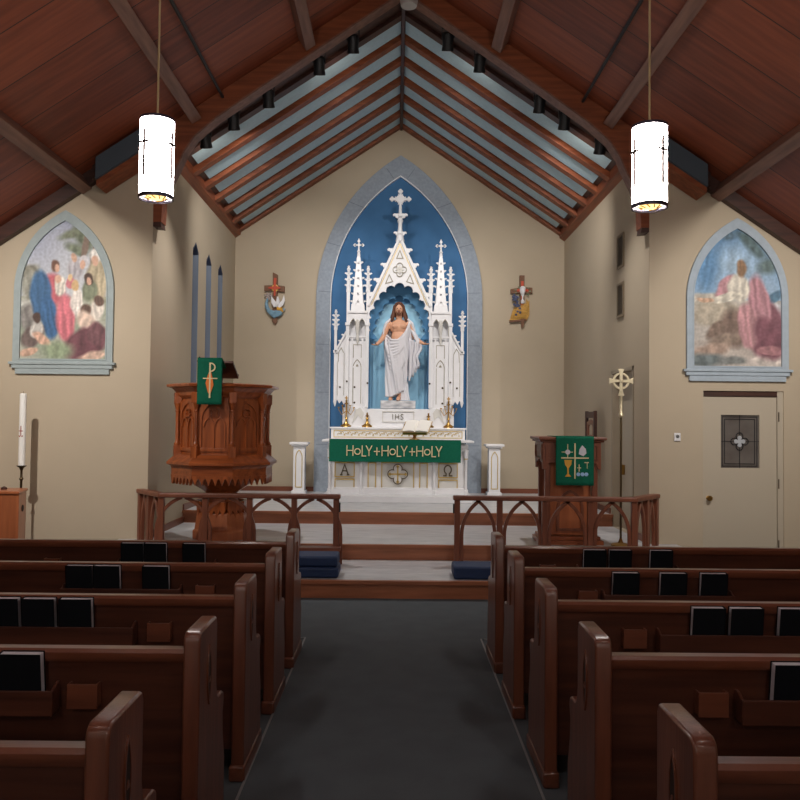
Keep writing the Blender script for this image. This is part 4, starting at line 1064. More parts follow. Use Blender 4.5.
blobsR = [(.50, .72, .22, .14, 0, (158, 188, 214), 1.2), (.18, .70, .10, .16, -20, (92, 138, 182), .8), (.62, .90, .13, .04, -20, (76, 98, 100), .9), (.70, .83, .12, .04, -25, (84, 106, 110), .9), (.85, .72, .13, .05, 10, (92, 112, 112), .9), (.40, .93, .09, .03, 0, (84, 110, 128), .9),
          (.90, .50, .12, .035, 20, (84, 120, 146), .4), (.92, .40, .10, .07, 0, (206, 208, 212), .4), (.18, .47, .26, .06, 5, (186, 180, 168), .35), (.28, .38, .28, .09, 0, (176, 166, 148), .35),
          (.46, .28, .16, .13, 0, (112, 92, 82), .4), (.28, .27, .12, .05, 20, (124, 104, 92), .4), (.36, .20, .18, .05, 10, (140, 122, 108), .5), (.20, .12, .22, .05, 10, (176, 150, 134), .5), (.15, .06, .20, .05, 0, (104, 116, 118), .6), (.46, .06, .16, .03, 0, (118, 122, 120), .6), (.80, .06, .20, .04, 0, (208, 198, 190), .4),
          (.80, .28, .22, .20, -35, (132, 84, 96), .22), (.74, .42, .12, .24, 12, (178, 128, 138), .25), (.62, .30, .11, .16, 15, (186, 136, 142), .25), (.84, .22, .18, .11, -40, (120, 74, 86), .3), (.86, .13, .14, .03, 0, (170, 118, 124), .3),
          (.38, .57, .13, .06, 30, (190, 138, 146), .3), (.52, .56, .12, .10, 0, (216, 210, 196), .25), (.40, .50, .17, .035, 8, (222, 216, 200), .25), (.16, .475, .09, .018, 0, (208, 170, 142), .3),
          (.55, .70, .055, .055, 0, (138, 106, 78), .4)]
FR = mat('pale_blue_stone', (168, 182, 194), .8, var=.06, scale=14, spec=.3)
FL = mat('pale_grey_green_stone', (158, 170, 172), .8, var=.06, scale=14, spec=.3)
mural(-3.885, 'pointed mural of many gathered people in blue, rose and cream, on the left wall', blobsL, baseL, FL, .575, .61)
mural(3.90, 'pointed mural of a kneeling rose-cloaked person under blue sky, above the white door', blobsR, baseR, FR)
# ================================================================ NAVE DOOR + SENSOR
dr = MB(); lx0, lx1, lz1 = DX0+.012, W(778, 500, YF).x, W(743, 397, YF).z
gx0, gx1, gz0, gz1 = W(720.5, 440, YF+.04).x, W(759, 440, YF+.04).x, W(740, 468, YF+.04).z, W(740, 415, YF+.04).z
dr.ext([[(lx0, .01), (lx1, .01), (lx1, lz1), (lx0, lz1)], [(gx0, gz0), (gx1, gz0), (gx1, gz1), (gx0, gz1)]], YF+.03, YF+.075)
door = struct('door_1', dr, DOORP, smooth=False)
struct('wall_behind_door_1', MB().box(DX0-.1, DX1+.1, YF+.26, YF+.3, 0, DZ+.1), WALL, smooth=False)  # unseen sheet added to block sky light leaking past the door
struct('wall_behind_door_2', MB().box(HC+.31, HC+.35, SD0-.1, SD1+.1, .3, SDZ+.1), WALL, smooth=False)  # same added light block, out of view behind the side door
fr = MB().box(lx1+.004, DX1, YF+.015, YF+.25, 0, DZ).box(DX0, DX1, YF+.06, YF+.25, lz1+.02, DZ).box(DX0, DX0+.01, YF+.01, YF+.25, 0, DZ)
struct('trim_door_frame', fr, DOORP, smooth=False)
struct('trim_door_head', MB().box(DX0+.01, DX1-.01, YF+.02, YF+.075, lz1+.004, DZ-.002), wood('dark', 'x'), smooth=False)  # dark strip painted in for the shadow gap above the leaf
gm = mat('obscure_glass', (112, 108, 104), .3, rgb2=(84, 76, 72), scale=3)
MB().box(gx0, gx1, YF+.05, YF+.055, gz0, gz1).build('door_glass', gm, door, smooth=False)
m = MB(); gcx, gcz = (gx0+gx1)/2, (gz0+gz1)/2; gw, gh = gx1-gx0, gz1-gz0
y0_, y1_ = YF+.042, YF+.05
for i_ in (.05, .11): m.ext(ribbon([(gx0+i_*gw, gz0+i_*gw), (gx1-i_*gw, gz0+i_*gw), (gx1-i_*gw, gz1-i_*gw), (gx0+i_*gw, gz1-i_*gw)], .007, True), y0_, y1_)
m.rib([(gx0, gcz), (gx1, gcz)], .006, y0_, y1_); m.rib([(gcx, gz0), (gcx, gz1)], .006, y0_, y1_)
m.ext(ribbon(foil(gcx, gcz, .062, .04, 4, 0), .009, True), y0_, y1_)
m.build('lead_came', mat('lead', (60, 60, 62), .4, metal=.6), door, smooth=False)
m = MB(); m.ext([foil(gcx, gcz, .042, .024, 4, 0)], y0_-.001, y1_); m.build('clear_flower', mat('pale_glass', (176, 182, 188), .2), door, smooth=False)
kp = W(708.5, 498, YF+.03)
mm = MB(Matrix.Translation((kp.x, YF+.03, kp.z)) @ Matrix.Rotation(PI/2, 4, 'X')); mm.lathe([(.028, 0), (.026, .006), (.012, .01), (.012, .03), (.026, .038), (.03, .052), (.02, .064), (.001, .066)], n=18)
mm.build('door_knob', BRASS, door)
for py in (417, 484, 545):
    p = W(778.5, py, YF+.02); MB().box(p.x-.007, p.x+.007, YF+.012, YF+.032, p.z-.055, p.z+.055).build('hinge', mat('bronze', (86, 72, 58), .4, metal=.7), door, smooth=False)
p = W(677, 437, YF)
th = thing('thermostat', 'small white wall sensor left of the white door', 'thermostat', (p.x, YF, p.z))
MB().box(-.038, .038, -.02, 0, -.048, .048).build('case', WHITE, th, smooth=False, bevel=.008)
mm = MB(Matrix.Translation((.0, -.02, .008)) @ Matrix.Rotation(PI/2, 4, 'X')); mm.lathe([(.02, 0), (.018, .008), (.001, .01)], n=14); mm.build('dial', METAL, th)
# side door, vents
sd = struct('door_2', MB().box(HC+.10, HC+.14, SD0+.05, SD1-.05, .345, SDZ-.05), DOORP, smooth=False)
struct('trim_side_door', MB().box(HC-.012, HC+.12, SD0, SD0+.05, .34, SDZ).box(HC-.012, HC+.12, SD1-.05, SD1, .34, SDZ).box(HC-.012, HC+.12, SD0, SD1, SDZ-.05, SDZ+.0), mat('door_frame_paint', (166, 154, 134), .6), smooth=False, bevel=.004)
MB().box(HC+.094, HC+.101, SD0+.13, SD0+.26, 1.55, 2.15).build('side_door_glass', mat('dark_glass', (52, 60, 66), .15), sd, smooth=False)
MB().box(HC+.06, HC+.10, SD1-.26, SD1-.22, 1.05, 1.18).build('door_handle', BRASS, sd, smooth=False, bevel=.006)
for i, (z0_, z1_) in enumerate(((3.76, 4.20), (3.11, 3.56))):
    th = thing('air_vent', 'brown louvred vent on the right chancel wall, %s of the two' % ('upper', 'lower')[i], 'vent', (HC, 0, 0), group='louvred wall vents')
    a_, b_ = 9.99, 10.28
    MB().ext([[(a_, z0_), (b_, z0_), (b_, z1_), (a_, z1_)], [(a_+.03, z0_+.03), (b_-.03, z0_+.03), (b_-.03, z1_-.03), (a_+.03, z1_-.03)]], -.02, 0, 'YZ').build('frame', mat('vent_frame', (128, 114, 92), .6), th, smooth=False)
    MB().box(-.004, 0, a_+.03, b_-.03, z0_+.03, z1_-.03).build('backing', mat('vent_back', (60, 52, 42), .7), th, smooth=False)
    m = MB(); n_ = 14
    for k in range(n_):
        z = z0_+.04+(z1_-z0_-.08)*k/(n_-1); m.add([(-.018, a_+.03, z-.006), (-.018, b_-.03, z-.006), (-.004, b_-.03, z+.012), (-.004, a_+.03, z+.012), (-.016, a_+.03, z-.009), (-.016, b_-.03, z-.009), (-.002, b_-.03, z+.009), (-.002, a_+.03, z+.009)], [(0, 1, 2, 3), (7, 6, 5, 4), (0, 4, 5, 1), (1, 5, 6, 2), (2, 6, 7, 3), (3, 7, 4, 0)])
    m.build('louvres', mat('vent_brown', (104, 92, 74), .6), th, smooth=False)
# ================================================================ PULPIT
PC = (-2.06, 9.16)
pu = thing('pulpit', 'carved octagonal brown wooden pulpit on a pedestal at the left of the chancel', 'pulpit', (PC[0], PC[1], .34))
PW = wood('pulpit', 'z'); PX = wood('pulpit', 'x')
def L_(z): return z-.34
MB().octo([(.31, 0), (.31, .10), (.29, .12), (.27, .30), (.25, .31)]).build('base', wood('console', 'z'), pu, smooth=False, bevel=.006)
m = MB()
for k in range(8):
    Mk = Matrix.Rotation(PI/4*k, 4, 'Z')
    q = MB(Mk); wv = .10
    q.ext([[(-wv, .44), (wv, .44), (wv, .36), (.066, .27), (.033, .35), (0, .25), (-.033, .35), (-.066, .27), (-wv, .36)]], -.275, -.245)
    o_ = len(m.v); m.v += q.v; m.f += [tuple(i+o_ for i in f) for f in q.f]
m.build('pedestal_collar', PW, pu, smooth=False)
MB().octo([(.20, .28), (.17, .44), (.15, .50), (.17, .53), (.22, .57), (.36, .66), (.50, .74)]).build('pedestal', PW, pu, smooth=False)
MB().octo([(.53, L_(1.075)), (.54, L_(1.09)), (.54, L_(1.17)), (.555, L_(1.20))]).build('lower_band', PX, pu, smooth=False)
MB().octo([(.56, L_(1.195)), (.59, L_(1.21)), (.59, L_(1.235)), (.50, L_(1.32)), (.46, L_(1.33))]).build('ledge', PX, pu, smooth=False)
m = MB()
for k in range(8):
    q = MB(Matrix.Rotation(PI/4*k, 4, 'Z')); hw = .222; n_ = 6
    pts = [(-hw, L_(1.09)), (hw, L_(1.09))]
    for t in range(n_):
        a_ = hw-2*hw*t/n_; b_ = hw-2*hw*(t+1)/n_; c_ = (a_+b_)/2
        pts += [(a_, L_(1.062)), (a_*.7+c_*.3, L_(1.055)), (c_+.012, L_(1.02)), (c_, L_(.985)), (c_-.012, L_(1.02)), (b_*.7+c_*.3, L_(1.055))]
    pts.append((-hw, L_(1.062)))
    q.ext([pts], -.545, -.515); o_ = len(m.v); m.v += q.v; m.f += [tuple(i+o_ for i in f) for f in q.f]
m.build('drop_fringe', PW, pu, smooth=False)
MB().octo([(.455, L_(1.29)), (.455, L_(1.99))]).build('body', PW, pu, smooth=False)
MB().octo([(.47, L_(1.96)), (.50, L_(1.99)), (.51, L_(2.03)), (.55, L_(2.075)), (.60, L_(2.085)), (.605, L_(2.11)), (.58, L_(2.12))]).build('cornice', PX, pu, smooth=False)
for k in range(8):
    q = MB(Matrix.Rotation(PI/4*k, 4, 'Z')); y = -.455; zc = L_(1.80)
    q.ext([[(-.165, L_(1.36)), (.165, L_(1.36)), (.165, L_(1.93)), (-.165, L_(1.93))], lancet(-.0, .14, L_(1.40), L_(1.72), L_(1.90), 8)], y-.02, y)
    for s in (-1, 1):
        q.rib(lancet(s*.062, .058, L_(1.40), L_(1.64), L_(1.74), 6)[1:], .016, y-.022, y)
    q.ext(ribbon(foil(0, L_(1.79), .026, .026, 4, 45, 6), .012, True), y-.024, y)
    q.build('tracery_panel', PW, pu, smooth=False, bevel=.002)
    a = PI/8+PI/4*k; r_ = .485/math.cos(PI/8)
    px_, py_ = r_*math.cos(a), r_*math.sin(a)
    q = MB(Matrix.Translation((px_, py_, 0)) @ Matrix.Rotation(a, 4, 'Z'))
    q.box(-.04, .04, -.04, .04, L_(1.26), L_(1.42)); q.box(-.04, .04, -.04, .04, L_(1.90), L_(2.02))
    q.lathe([(.036, L_(1.42)), (.038, L_(1.44)), (.024, L_(1.46)), (.021, L_(1.48)), (.021, L_(1.80)), (.03, L_(1.81)), (.022, L_(1.82)), (.036, L_(1.88)), (.042, L_(1.90))], n=12)
    q.build('column', PW, pu, bevel=.003)
# desk
dkz = L_(2.29)
Md = Matrix.Translation((-.02, -.40, dkz)) @ Matrix.Rotation(R(-26), 4, 'X')
MB(Md).box(-.14, .23, -.15, .20, -.015, .015).box(-.14, .23, .19, .205, -.015, .04).build('reading_desk', wood('dark', 'x'), pu, smooth=False, bevel=.004)
MB().box(-.03, .05, -.37, -.31, L_(2.1), dkz).build('desk_post', wood('dark', 'z'), pu, smooth=False)
MB().lathe([(.012, 0), (.02, .02), (.01, .05), (.03, .08), (.014, .11), (.008, .13)], (-.19, -.42), 10).build('desk_knob', wood('dark', 'z'), pu)
[c for c in pu.children if c.name.startswith('desk_knob')][0].location.z = dkz-.0
# pulpit cloth
def wallcloth(name, label, x0, x1, y, z0, z1, back, build_fn):
    th = thing(name, label, 'cloth', (0, y, 0))
    vs = []; fs = []; n_ = 16; J_ = 12
    for j in range(J_+1):
        for i in range(n_+1):
            u = i/n_; t = j/J_; vs.append((x0+(x1-x0)*u, -.006*math.sin(u*9+.5)*t, z1-(z1-z0)*t))
    for j in range(J_):
        for i in range(n_): a_ = j*(n_+1)+i; fs.append((a_, a_+1, a_+n_+2, a_+n_+1))
    mm = MB().add(vs, fs)
    o_ = mm.build('cloth', GREEN, th); so_ = o_.modifiers.new('solid', 'SOLIDIFY'); so_.thickness = .006; so_.offset = -1
    MB().ext([(0, z1-.004), (0, z1+.004), (back, z1+.004-back*.48), (back, z1-.004-back*.48)], x0, x1, 'YZ').build('cloth_top', GREEN, th, smooth=False)
    build_fn(th, x0, x1, z0, z1)
    return th
ORANGE = mat('orange_thread', (226, 122, 48), .7); AMBER = mat('amber_thread', (214, 160, 60), .7); SILK = mat('silver_thread', (206, 206, 214), .6); LTBL = mat('blue_thread', (150, 188, 226), .7)
def chirho(th, x0, x1, z0, z1):
    w_ = x1-x0; h = z1-z0; cx_ = x0+w_*.52
    y0, y1 = -.014, -.006
    m = MB(); m.ext([[(cx_-.07*w_, z0+.25*h), (cx_+.02*w_, z0+.22*h), (cx_+.15*w_, z0+.42*h), (cx_+.08*w_, z0+.62*h), (cx_+.02*w_, z0+.74*h), (cx_-.08*w_, z0+.64*h), (cx_-.17*w_, z0+.46*h)]], y0+.002, y1); m.build('flame', ORANGE, th, smooth=False)
    m = MB(); m.rib([(cx_, z0+.14*h), (cx_, z0+.90*h)], .016, y0, y1); m.rib([(cx_-.28*w_, z0+.56*h), (cx_+.30*w_, z0+.56*h)], .012, y0-.001, y1)
    m.rib([(cx_, z0+.90*h)]+[(cx_+.0+x*.2*w_, z0+.80*h+z*.09*h) for x, z in arc(0, 0, 1, 90, -90, 8)]+[(cx_-.03*w_, z0+.66*h)], .014, y0-.001, y1)
    m.build('embroidery', CREAM, th, smooth=False)
yc = 8.515
a_ = W(197.2, 380, yc); b_ = W(222, 380, yc); zt_ = W(210, 358, yc).z; zb_ = W(210, 404.5, yc).z
wallcloth('pulpit_cloth', 'green cloth with a flame and cross hanging from the pulpit desk', a_.x, b_.x, yc, zb_, zt_, .2, chirho)
# ================================================================ LECTERN
LYc = 9.12
lc = thing('lectern', 'brown wooden lectern with scalloped edge at the right of the chancel', 'lectern', (1.965, LYc, .34))
RW = wood('rail', 'z'); CW_ = wood('console', 'z')
lt = W(570, 437, 8.86).z-.34
MB().box(-.385, .385, -.30, .30, lt-.035, lt).box(-.365, .365, -.27, .27, lt-.06, lt-.035).build('top', wood('rail', 'x'), lc, smooth=False, bevel=.01)
def scallop(x0, x1, zt, zb, n=1):
    pts = [(x0, zt), (x1, zt), (x1, zb)]
    c = (x0+x1)/2
    pts += [(x1-.03, zb+.0), (x1-.06, zb+.07), (c+.05, zb+.09), (c, zb+.13), (c-.05, zb+.09), (x0+.06, zb+.07), (x0+.03, zb)]
    return pts+[(x0, zb)]
zt2 = lt-.06; zb2 = lt-.37
MB().ext([scallop(-.33, .33, zt2, zb2)], -.25, -.225).build('front_apron', RW, lc, smooth=False, bevel=.004)
MB().ext([scallop(-.33, .33, zt2, zb2)], .225, .25).build('rear_apron', RW, lc, smooth=False, bevel=.004)
for s_ in (-1, 1): MB().ext([scallop(-.225, .225, zt2, zb2)], min(s_*.33, s_*.305), max(s_*.33, s_*.305), 'YZ').build('side_apron', RW, lc, smooth=False, bevel=.004)
MB().ext(ribbon([(-.29, zt2-.19), (-.29, zt2-.03), (.29, zt2-.03), (.29, zt2-.19)], .02, True), -.262, -.25).build('apron_moulding', RW, lc, smooth=False)
MB().ext(ribbon([(-.2, zt2-.19), (-.2, zt2-.03), (.2, zt2-.03), (.2, zt2-.19)], .02, True), -.342, -.33, 'YZ').build('apron_moulding', RW, lc, smooth=False)
MB().box(-.24, .24, -.15, .18, .10, zt2).build('shaft', wood('console', 'z'), lc, smooth=False, bevel=.006)
for x, y in ((-.27, -.19), (.27, -.19), (-.27, .19), (.27, .19)):
    MB().box(x-.03, x+.03, y-.03, y+.03, .08, zt2).build('post', RW, lc, smooth=False, bevel=.005)
MB().ext(ribbon(lancet(0, .14, .16, .40, .60, 8), .03, True), -.17, -.15).build('arch_moulding', RW, lc, smooth=False)
MB().box(-.36, .36, -.27, .26, 0, .05).box(-.33, .33, -.24, .24, .05, .09).build('base', wood('console', 'x'), lc, smooth=False, bevel=.006)
def symbols(th, x0, x1, z0, z1):
    w_ = x1-x0; h = z1-z0; X = lambda u: x0+u*w_; Z = lambda v: z0+v*h; y0, y1 = -.014, -.006
    m = MB(); m.rib([(X(.5), Z(.14)), (X(.5), Z(.86))], .014, y0, y1); m.rib([(X(.14), Z(.56)), (X(.86), Z(.56))], .014, y0-.001, y1)
    m.rib([(X(.31), Z(.56)), (X(.31), Z(.84))], .007, y0, y1); m.rib([(X(.15), Z(.68)), (X(.45), Z(.68))], .007, y0, y1)
    m.rib([(X(.61), Z(.28)), (X(.61), Z(.43))], .008, y0, y1); m.rib([(X(.56), Z(.36)), (X(.66), Z(.36))], .008, y0, y1)
    m.rib([(X(.82), Z(.35)), (X(.82), Z(.48))], .006, y0, y1); m.rib([(X(.75), Z(.47)), (X(.86), Z(.47))], .01, y0, y1); m.build('gold_crosses', CREAM, th, smooth=False)
    m = MB(); m.ext([[(X(.22), Z(.52)), (X(.42), Z(.52)), (X(.40), Z(.42)), (X(.34), Z(.36)), (X(.34), Z(.24)), (X(.40), Z(.18)), (X(.24), Z(.18)), (X(.30), Z(.24)), (X(.30), Z(.36)), (X(.24), Z(.42))]], y0, y1); m.build('chalice', AMBER, th, smooth=False)
    m = MB(); m.ext([arc(X(.31), Z(.68), .028, 0, 342, 14)], y0-.002, y1); m.ext([[(X(.60), Z(.64)), (X(.72), Z(.60)), (X(.80), Z(.66)), (X(.78), Z(.75)), (X(.69), Z(.82)), (X(.62), Z(.74))]], y0, y1); m.build('host_and_shell', SILK, th, smooth=False)
    m = MB()
    for u, v in ((.59, .23), (.70, .23), (.80, .23)): m.ext([arc(X(u), Z(v), .022, 0, 342, 10)], y0, y1)
    m.build('water', LTBL, th, smooth=False)
yc = LYc-.315
a_ = W(555.7, 460, yc); b_ = W(593.8, 460, yc); zt_ = .34+lt+.008; zb_ = W(575, 485.5, yc).z
wallcloth('lectern_cloth', 'green cloth with chalice and cross symbols hanging over the lectern', a_.x, b_.x, yc, zb_, zt_, .02, symbols)
MB().box(a_.x, b_.x, yc-.003, yc+.5, .34+lt+.001, .34+lt+.007).build('cloth_over_top', GREEN, None, smooth=False)
_o = bpy.data.objects['cloth_over_top']; _o.parent = bpy.data.objects['lectern_cloth']; _o.location = (0, -yc, 0)
# clergy chair
ch = thing('clergy_chair', 'tall wooden chair with spindled back against the right chancel wall', 'chair', (2.52, 11.2, .5), R(90))
# local: facing -Y (towards the altar centre after turning), back at +y... rotated so the back lies along the wall
CD = wood('dark', 'z')
def ch_leg(x, y, h): MB().box(x-.022, x+.022, y-.022, y+.022, 0, h).build('leg', CD, ch, smooth=False, bevel=.003)
ch.rotation_euler = (0, 0, R(-90))
ch_leg(-.24, -.24, .62); ch_leg(.24, -.24, .62)
ctop = W(588, 411, 11.2).z-.5
ch_leg(-.24, .24, ctop); ch_leg(.24, .24, ctop)
MB().box(-.26, .26, -.26, .26, .42, .47).build('seat', wood('rail', 'x'), ch, smooth=False, bevel=.006)
MB().box(-.24, .24, .225, .255, ctop-.10, ctop-.01).box(-.24, .24, .225, .255, ctop-.42, ctop-.36).box(-.24, .24, .225, .255, .62, .68).build('back_rail', CD, ch, smooth=False)
for k in range(5):
    x = -.16+.08*k; MB().cyl((x, .24), .014, .66, ctop-.38, 8).build('spindle', CD, ch)
MB().ext([[(-.2, ctop-.36), (.2, ctop-.36), (.2, ctop-.16), (0, ctop-.12), (-.2, ctop-.16)], lancet(0, .12, ctop-.34, ctop-.26, ctop-.19, 5)], .23, .25).build('back_panel', wood('rail', 'x'), ch, smooth=False)
for s in (-1, 1): MB().box(s*.24-.03, s*.24+.03, -.27, .24, .62, .65).build('armrest', wood('rail', 'y'), ch, smooth=False, bevel=.005)
# processional cross
pc = W(621, 400, 8.86)
cr = thing('processional_cross', 'pale brass processional cross with ringed head on a tall stand beside the right rail', 'cross', (pc.x, 8.86, .34))
MB().lathe([(.11, 0), (.11, .012), (.09, .022), (.03, .035), (.02, .06), (.014, .08)], n=28).build('stand_base', BRASS, cr)
z4 = W(621, 413, 8.86).z-.34; z5 = W(621, 381, 8.86).z-.34
MB().cyl((0, 0), .0125, .07, z4, 12).build('pole', mat('bronze_pole', (124, 110, 84), .3, metal=1.), cr)
m = MB(); m.lathe([(.014, z4-.05), (.03, z4-.03), (.024, z4), (.018, z4+.02), (.014, z5-.14), (.02, z5-.12)], n=14); m.build('socket', SILVER, cr)
m = MB(); R_ = .085
m.ext([arc(0, z5, R_+.012, 0, 345, 23), arc(0, z5, R_-.012, 0, 345, 23)], -.012, .012)
for a in range(4):
    c_, s_ = math.cos(a*PI/2), math.sin(a*PI/2)
    L2 = .135 if a != 3 else .17
    def rt(u, v): return (c_*u-s_*v, z5+s_*u+c_*v)
    m.ext([[rt(.0, -.014), rt(L2*.7, -.018), rt(L2, -.036), rt(L2, .036), rt(L2*.7, .018), rt(0, .014)]], -.014, .014)
m.sphere((0, 0, z5), (.03, .022, .03), 10)
m.build('cross_head', SILVER, cr, smooth=False, bevel=.003)
# ================================================================ CANDLE + CONSOLE (left)
zc_t = W(14, 490, 8.15).z
con = thing('cabinet', 'orange-brown wooden cabinet at the left edge in front of the tall candle', 'cabinet', (0, 0, 0))
a1, a2 = W(18.5, 515, 8.0), W(26, 515, 8.38)
CN = wood('console', 'z')
MB().ext([(a1.x-1.1, 8.0), (a1.x, 8.0), (a2.x, 8.38), (a2.x-1.1, 8.38)], 0, zc_t-.03, 'XY').build('body', CN, con, smooth=False, bevel=.01)
MB().ext([(a1.x-1.12, 7.985), (a1.x+.012, 7.985), (a2.x+.012, 8.39), (a2.x-1.12, 8.39)], zc_t-.03, zc_t, 'XY').build('top', wood('console', 'x'), con, smooth=False, bevel=.01)
_e = (a2-a1); _e.z = 0; _n = Vector((_e.y, -_e.x, 0)).normalized(); _m = (a1+a2)/2
Mh = Matrix.Translation((_m.x, 8.19, W(22, 508, 8.19).z)) @ Matrix(((_e.normalized().x, _n.x, 0, 0), (_e.normalized().y, _n.y, 0, 0), (0, 0, 1, 0), (0, 0, 0, 1)))
MB(Mh).ext([[(.05*math.cos(R(a)), .035*math.sin(R(a))) for a in range(0, 360, 20)]], -.002, .004).build('finger_hole', mat('dark_hole', (40, 22, 16), .8), con, smooth=False)  # flat dark oval, the shade inside the hole is its colour
o = MB(Matrix.Translation((W(4, 489, 8.2).x, 8.2, zc_t))).lathe([(.03, 0), (.03, .02), (.012, .03), (.001, .034)], n=12).build('knob', wood('dark', 'z'), None)
tag(o, 'small dark round knob lying on the cabinet top', 'knob')
cc = W(21.5, 470, 8.6)
cd = thing('paschal_candle', 'tall white candle with red cross on a dark floor stand behind the cabinet', 'candle', (cc.x, 8.6, 0))
zd = W(21.5, 466, 8.6).z; ze = W(21.5, 392.5, 8.6).z
MB().lathe([(.14, 0), (.13, .02), (.03, .04), (.013, .07), (.013, zd-.16), (.024, zd-.14), (.013, zd-.12), (.013, zd-.05), (.024, zd-.02), (.052, zd), (.052, zd+.006), (.03, zd+.008)], n=20).build('stand', mat('dark_brass', (84, 72, 52), .35, metal=.8), cd)
MB().lathe([(.036, zd+.006), (.036, ze-.02), (.028, ze-.01)], n=22).build('wax', mat('white_wax', (236, 236, 232), .5), cd)
MB().cyl((0, 0), .002, ze-.01, ze+.015, 6).build('wick', BLACK, cd)
m = MB(); zz = zd+(ze-zd)*.47
m.rib([(0, zz-.05), (0, zz+.06)], .008, -.039, -.033); m.rib([(-.02, zz+.005), (.02, zz+.005)], .008, -.039, -.031); m.rib([(-.02, zz-.045), (-.008, zz-.06)], .008, -.039, -.028); m.rib([(.02, zz-.045), (.008, zz-.06)], .008, -.039, -.028)
m.build('red_emblem', mat('red_paint', (150, 54, 40), .6), cd, smooth=False)
# ================================================================ WALL SCULPTURES
kb = 13.5/F
def wallcross(px, py, label):
    p = W(px, py, 13.55)
    return thing('wall_sculpture', label, 'sculpture', (p.x, YB, p.z), group='painted wall crosses')
def U(u): return u*kb
BRN = mat('carved_brown', (120, 84, 62), .7, var=.2, scale=30); 
ws = wallcross(274.5, 298, 'painted wooden wall cross with dove and blue water, left of the altar arch')
m = MB(); m.ext([[(U(-2), U(26)), (U(3), U(23.5)), (U(3), U(13)), (U(10), U(12)), (U(10), U(6)), (U(3), U(7)), (U(3), U(-24)), (U(1), U(-27)), (U(-2), U(-23)), (U(-2), U(7.5)), (U(-10.5), U(7)), (U(-10.5), U(12.5)), (U(-2), U(13))]], -.06, -.0); m.build('cross', BRN, ws, smooth=False, bevel=.006)
RED = mat('red_enamel', (196, 74, 44), .6)
m = MB(); m.ext([[(U(-.6), U(20)), (U(1.8), U(20)), (U(1.5), U(12)), (U(6), U(10.4)), (U(6), U(9.2)), (U(1.5), U(8.5)), (U(1), U(2)), (U(-.4), U(2)), (U(-.8), U(8.5)), (U(-6), U(9.4)), (U(-6), U(10.6)), (U(-.8), U(11.5))]], -.085, -.05); m.build('red_inlay', RED, ws, smooth=False)
mm = MB(Matrix.Translation((U(.5), -.05, U(10))) @ Matrix.Rotation(PI/2, 4, 'X')); mm.lathe([(U(3.8), 0), (U(3.6), .015), (U(2.2), .022)], n=20); mm.build('medallion', mat('gilt_yellow', (228, 196, 96), .5), ws)
BLUW = mat('water_blue', (122, 160, 184), .6, var=.2, scale=25)
m = MB()
for k in range(4): m.tube([(U(-7-k*.3), -.05, U(0-k*2)), (U(-8), -.06, U(-6-k)), (U(-6+k), -.07, U(-13-k)), (U(0), -.08, U(-15-k*1.3)), (U(7), -.07, U(-13-k)), (U(11-k), -.06, U(-11-k))], [U(1), U(1.6), U(2), U(2), U(1.8), U(.8)], 8)
m.build('water_swirl', BLUW, ws)
m = MB()
m.tube([(U(2), -.08, U(-9)), (U(4), -.10, U(-5)), (U(3.6), -.10, U(1))], [U(2), U(2.3), U(.8)], 8)
m.ext([[(U(4), U(-7)), (U(8), U(-3)), (U(10), U(3)), (U(11), U(-3)), (U(9), U(-8)), (U(5), U(-11))]], -.11, -.09); m.ext([[(U(4), U(-7)), (U(0), U(-2)), (U(-3), U(2)), (U(-2.5), U(-5)), (U(0), U(-10))]], -.11, -.09)
m.build('dove', mat('dove_white', (232, 232, 236), .6), ws, smooth=False)
m = MB(); m.tube([(U(3), -.09, U(-11)), (U(7), -.09, U(-11.5)), (U(9), -.08, U(-14))], [U(2), U(2), U(1)], 8); m.build('gold_vessel', AMBER, ws)
m = MB()
for a in range(6): m.tube([(U(-6), -.05, U(2)), (U(-6+4*math.cos(a)), -.08, U(2+4*math.sin(a)))], [U(1.2), U(.7)], 6)
m.build('shell', mat('grey_shell', (172, 160, 156), .6), ws)
ws = wallcross(521.5, 301, 'painted wooden wall cross with chalice, grapes and wheat, right of the altar arch')
m = MB(); m.ext([[(U(-2), U(26)), (U(3), U(26)), (U(3), U(14)), (U(11), U(13.5)), (U(11), U(8)), (U(3), U(8)), (U(3), U(-24)), (U(.5), U(-28)), (U(-.5), U(-22)), (U(-2), U(7.5)), (U(-11), U(7.5)), (U(-11), U(12)), (U(-2), U(13.5))]], -.06, -.0); m.build('cross', BRN, ws, smooth=False, bevel=.006)
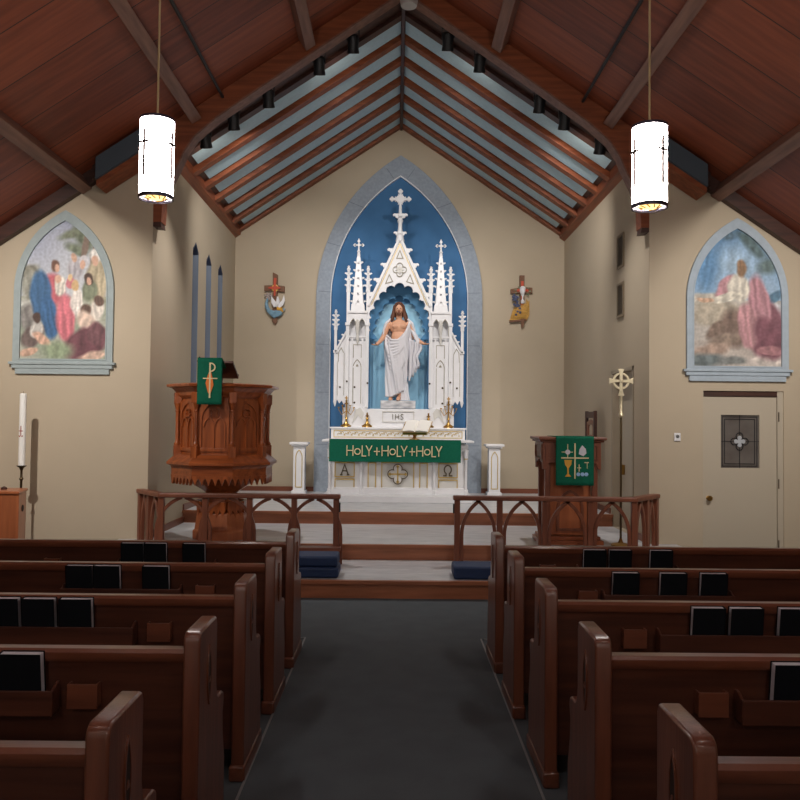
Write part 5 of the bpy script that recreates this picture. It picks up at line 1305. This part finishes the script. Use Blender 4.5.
m = MB(); m.ext([[(U(-.6), U(20)), (U(1.8), U(20)), (U(1.8), U(12.5)), (U(7), U(11.5)), (U(7), U(9.6)), (U(1.8), U(9.5)), (U(1), U(-8)), (U(-.4), U(-8)), (U(-.6), U(9.5)), (U(-5), U(9.5)), (U(-5), U(11.5)), (U(-.6), U(12.5))]], -.07, -.05); m.build('red_inlay', RED, ws, smooth=False)
m = MB(); m.lathe([(.001, U(-3)), (U(1.8), U(-2.5)), (U(1.8), U(0)), (U(.7), U(1.5)), (U(.7), U(4)), (U(1.6), U(6)), (U(2.8), U(9)), (U(3), U(13)), (U(1.5), U(14.5)), (.001, U(14.7))], (U(.8), -.08), 14); m.build('chalice', mat('dove_white', (232, 232, 236), .6), ws)
random.seed(3)
m = MB()
for k in range(26): m.sphere((U(-6+random.uniform(-3, 3)+max(0, (k-13))*.25), -.07-random.random()*.02, U(6-k*.75+random.uniform(-1.5, 1.5))), U(1.3), 8)
m.build('grapes', mat('grape_blue', (84, 92, 122), .5), ws)
m = MB()
for k in range(9):
    a = R(40*k); m.ext([[(U(.5+9*math.cos(a)), U(9+6*math.sin(a))), (U(.5+7*math.cos(a)+1), U(9+4.5*math.sin(a)+2)), (U(.5+6*math.cos(a)), U(9+4*math.sin(a)))]], -.075, -.055)
m.build('vine_leaves', mat('leaf_green', (120, 132, 104), .7), ws, smooth=False)
m = MB(); m.ext([[(U(-11), U(-18)), (U(4), U(-16)), (U(6), U(-10)), (U(5), U(2)), (U(8), U(-4)), (U(8), U(-14)), (U(5), U(-20)), (U(-12), U(-19.5))]], -.06, 0)
for k in range(16): m.tube([(U(-11+k*1.0), -.065, U(-18)), (U(-9+k*1.0), -.085, U(-12+k*.35)), (U(-8+k*1.05), -.085, U(-8+k*.55))], [U(.4), U(.8), U(.2)], 6)
m.build('wheat_sheaf', mat('wheat_gold', (196, 152, 74), .7, var=.2, scale=40), ws, smooth=False)
MB().ext([[(U(-12), U(-20)), (U(5), U(-18)), (U(5), U(-20)), (U(-12), U(-21.6))]], -.07, 0).build('ground', BRN, ws, smooth=False)
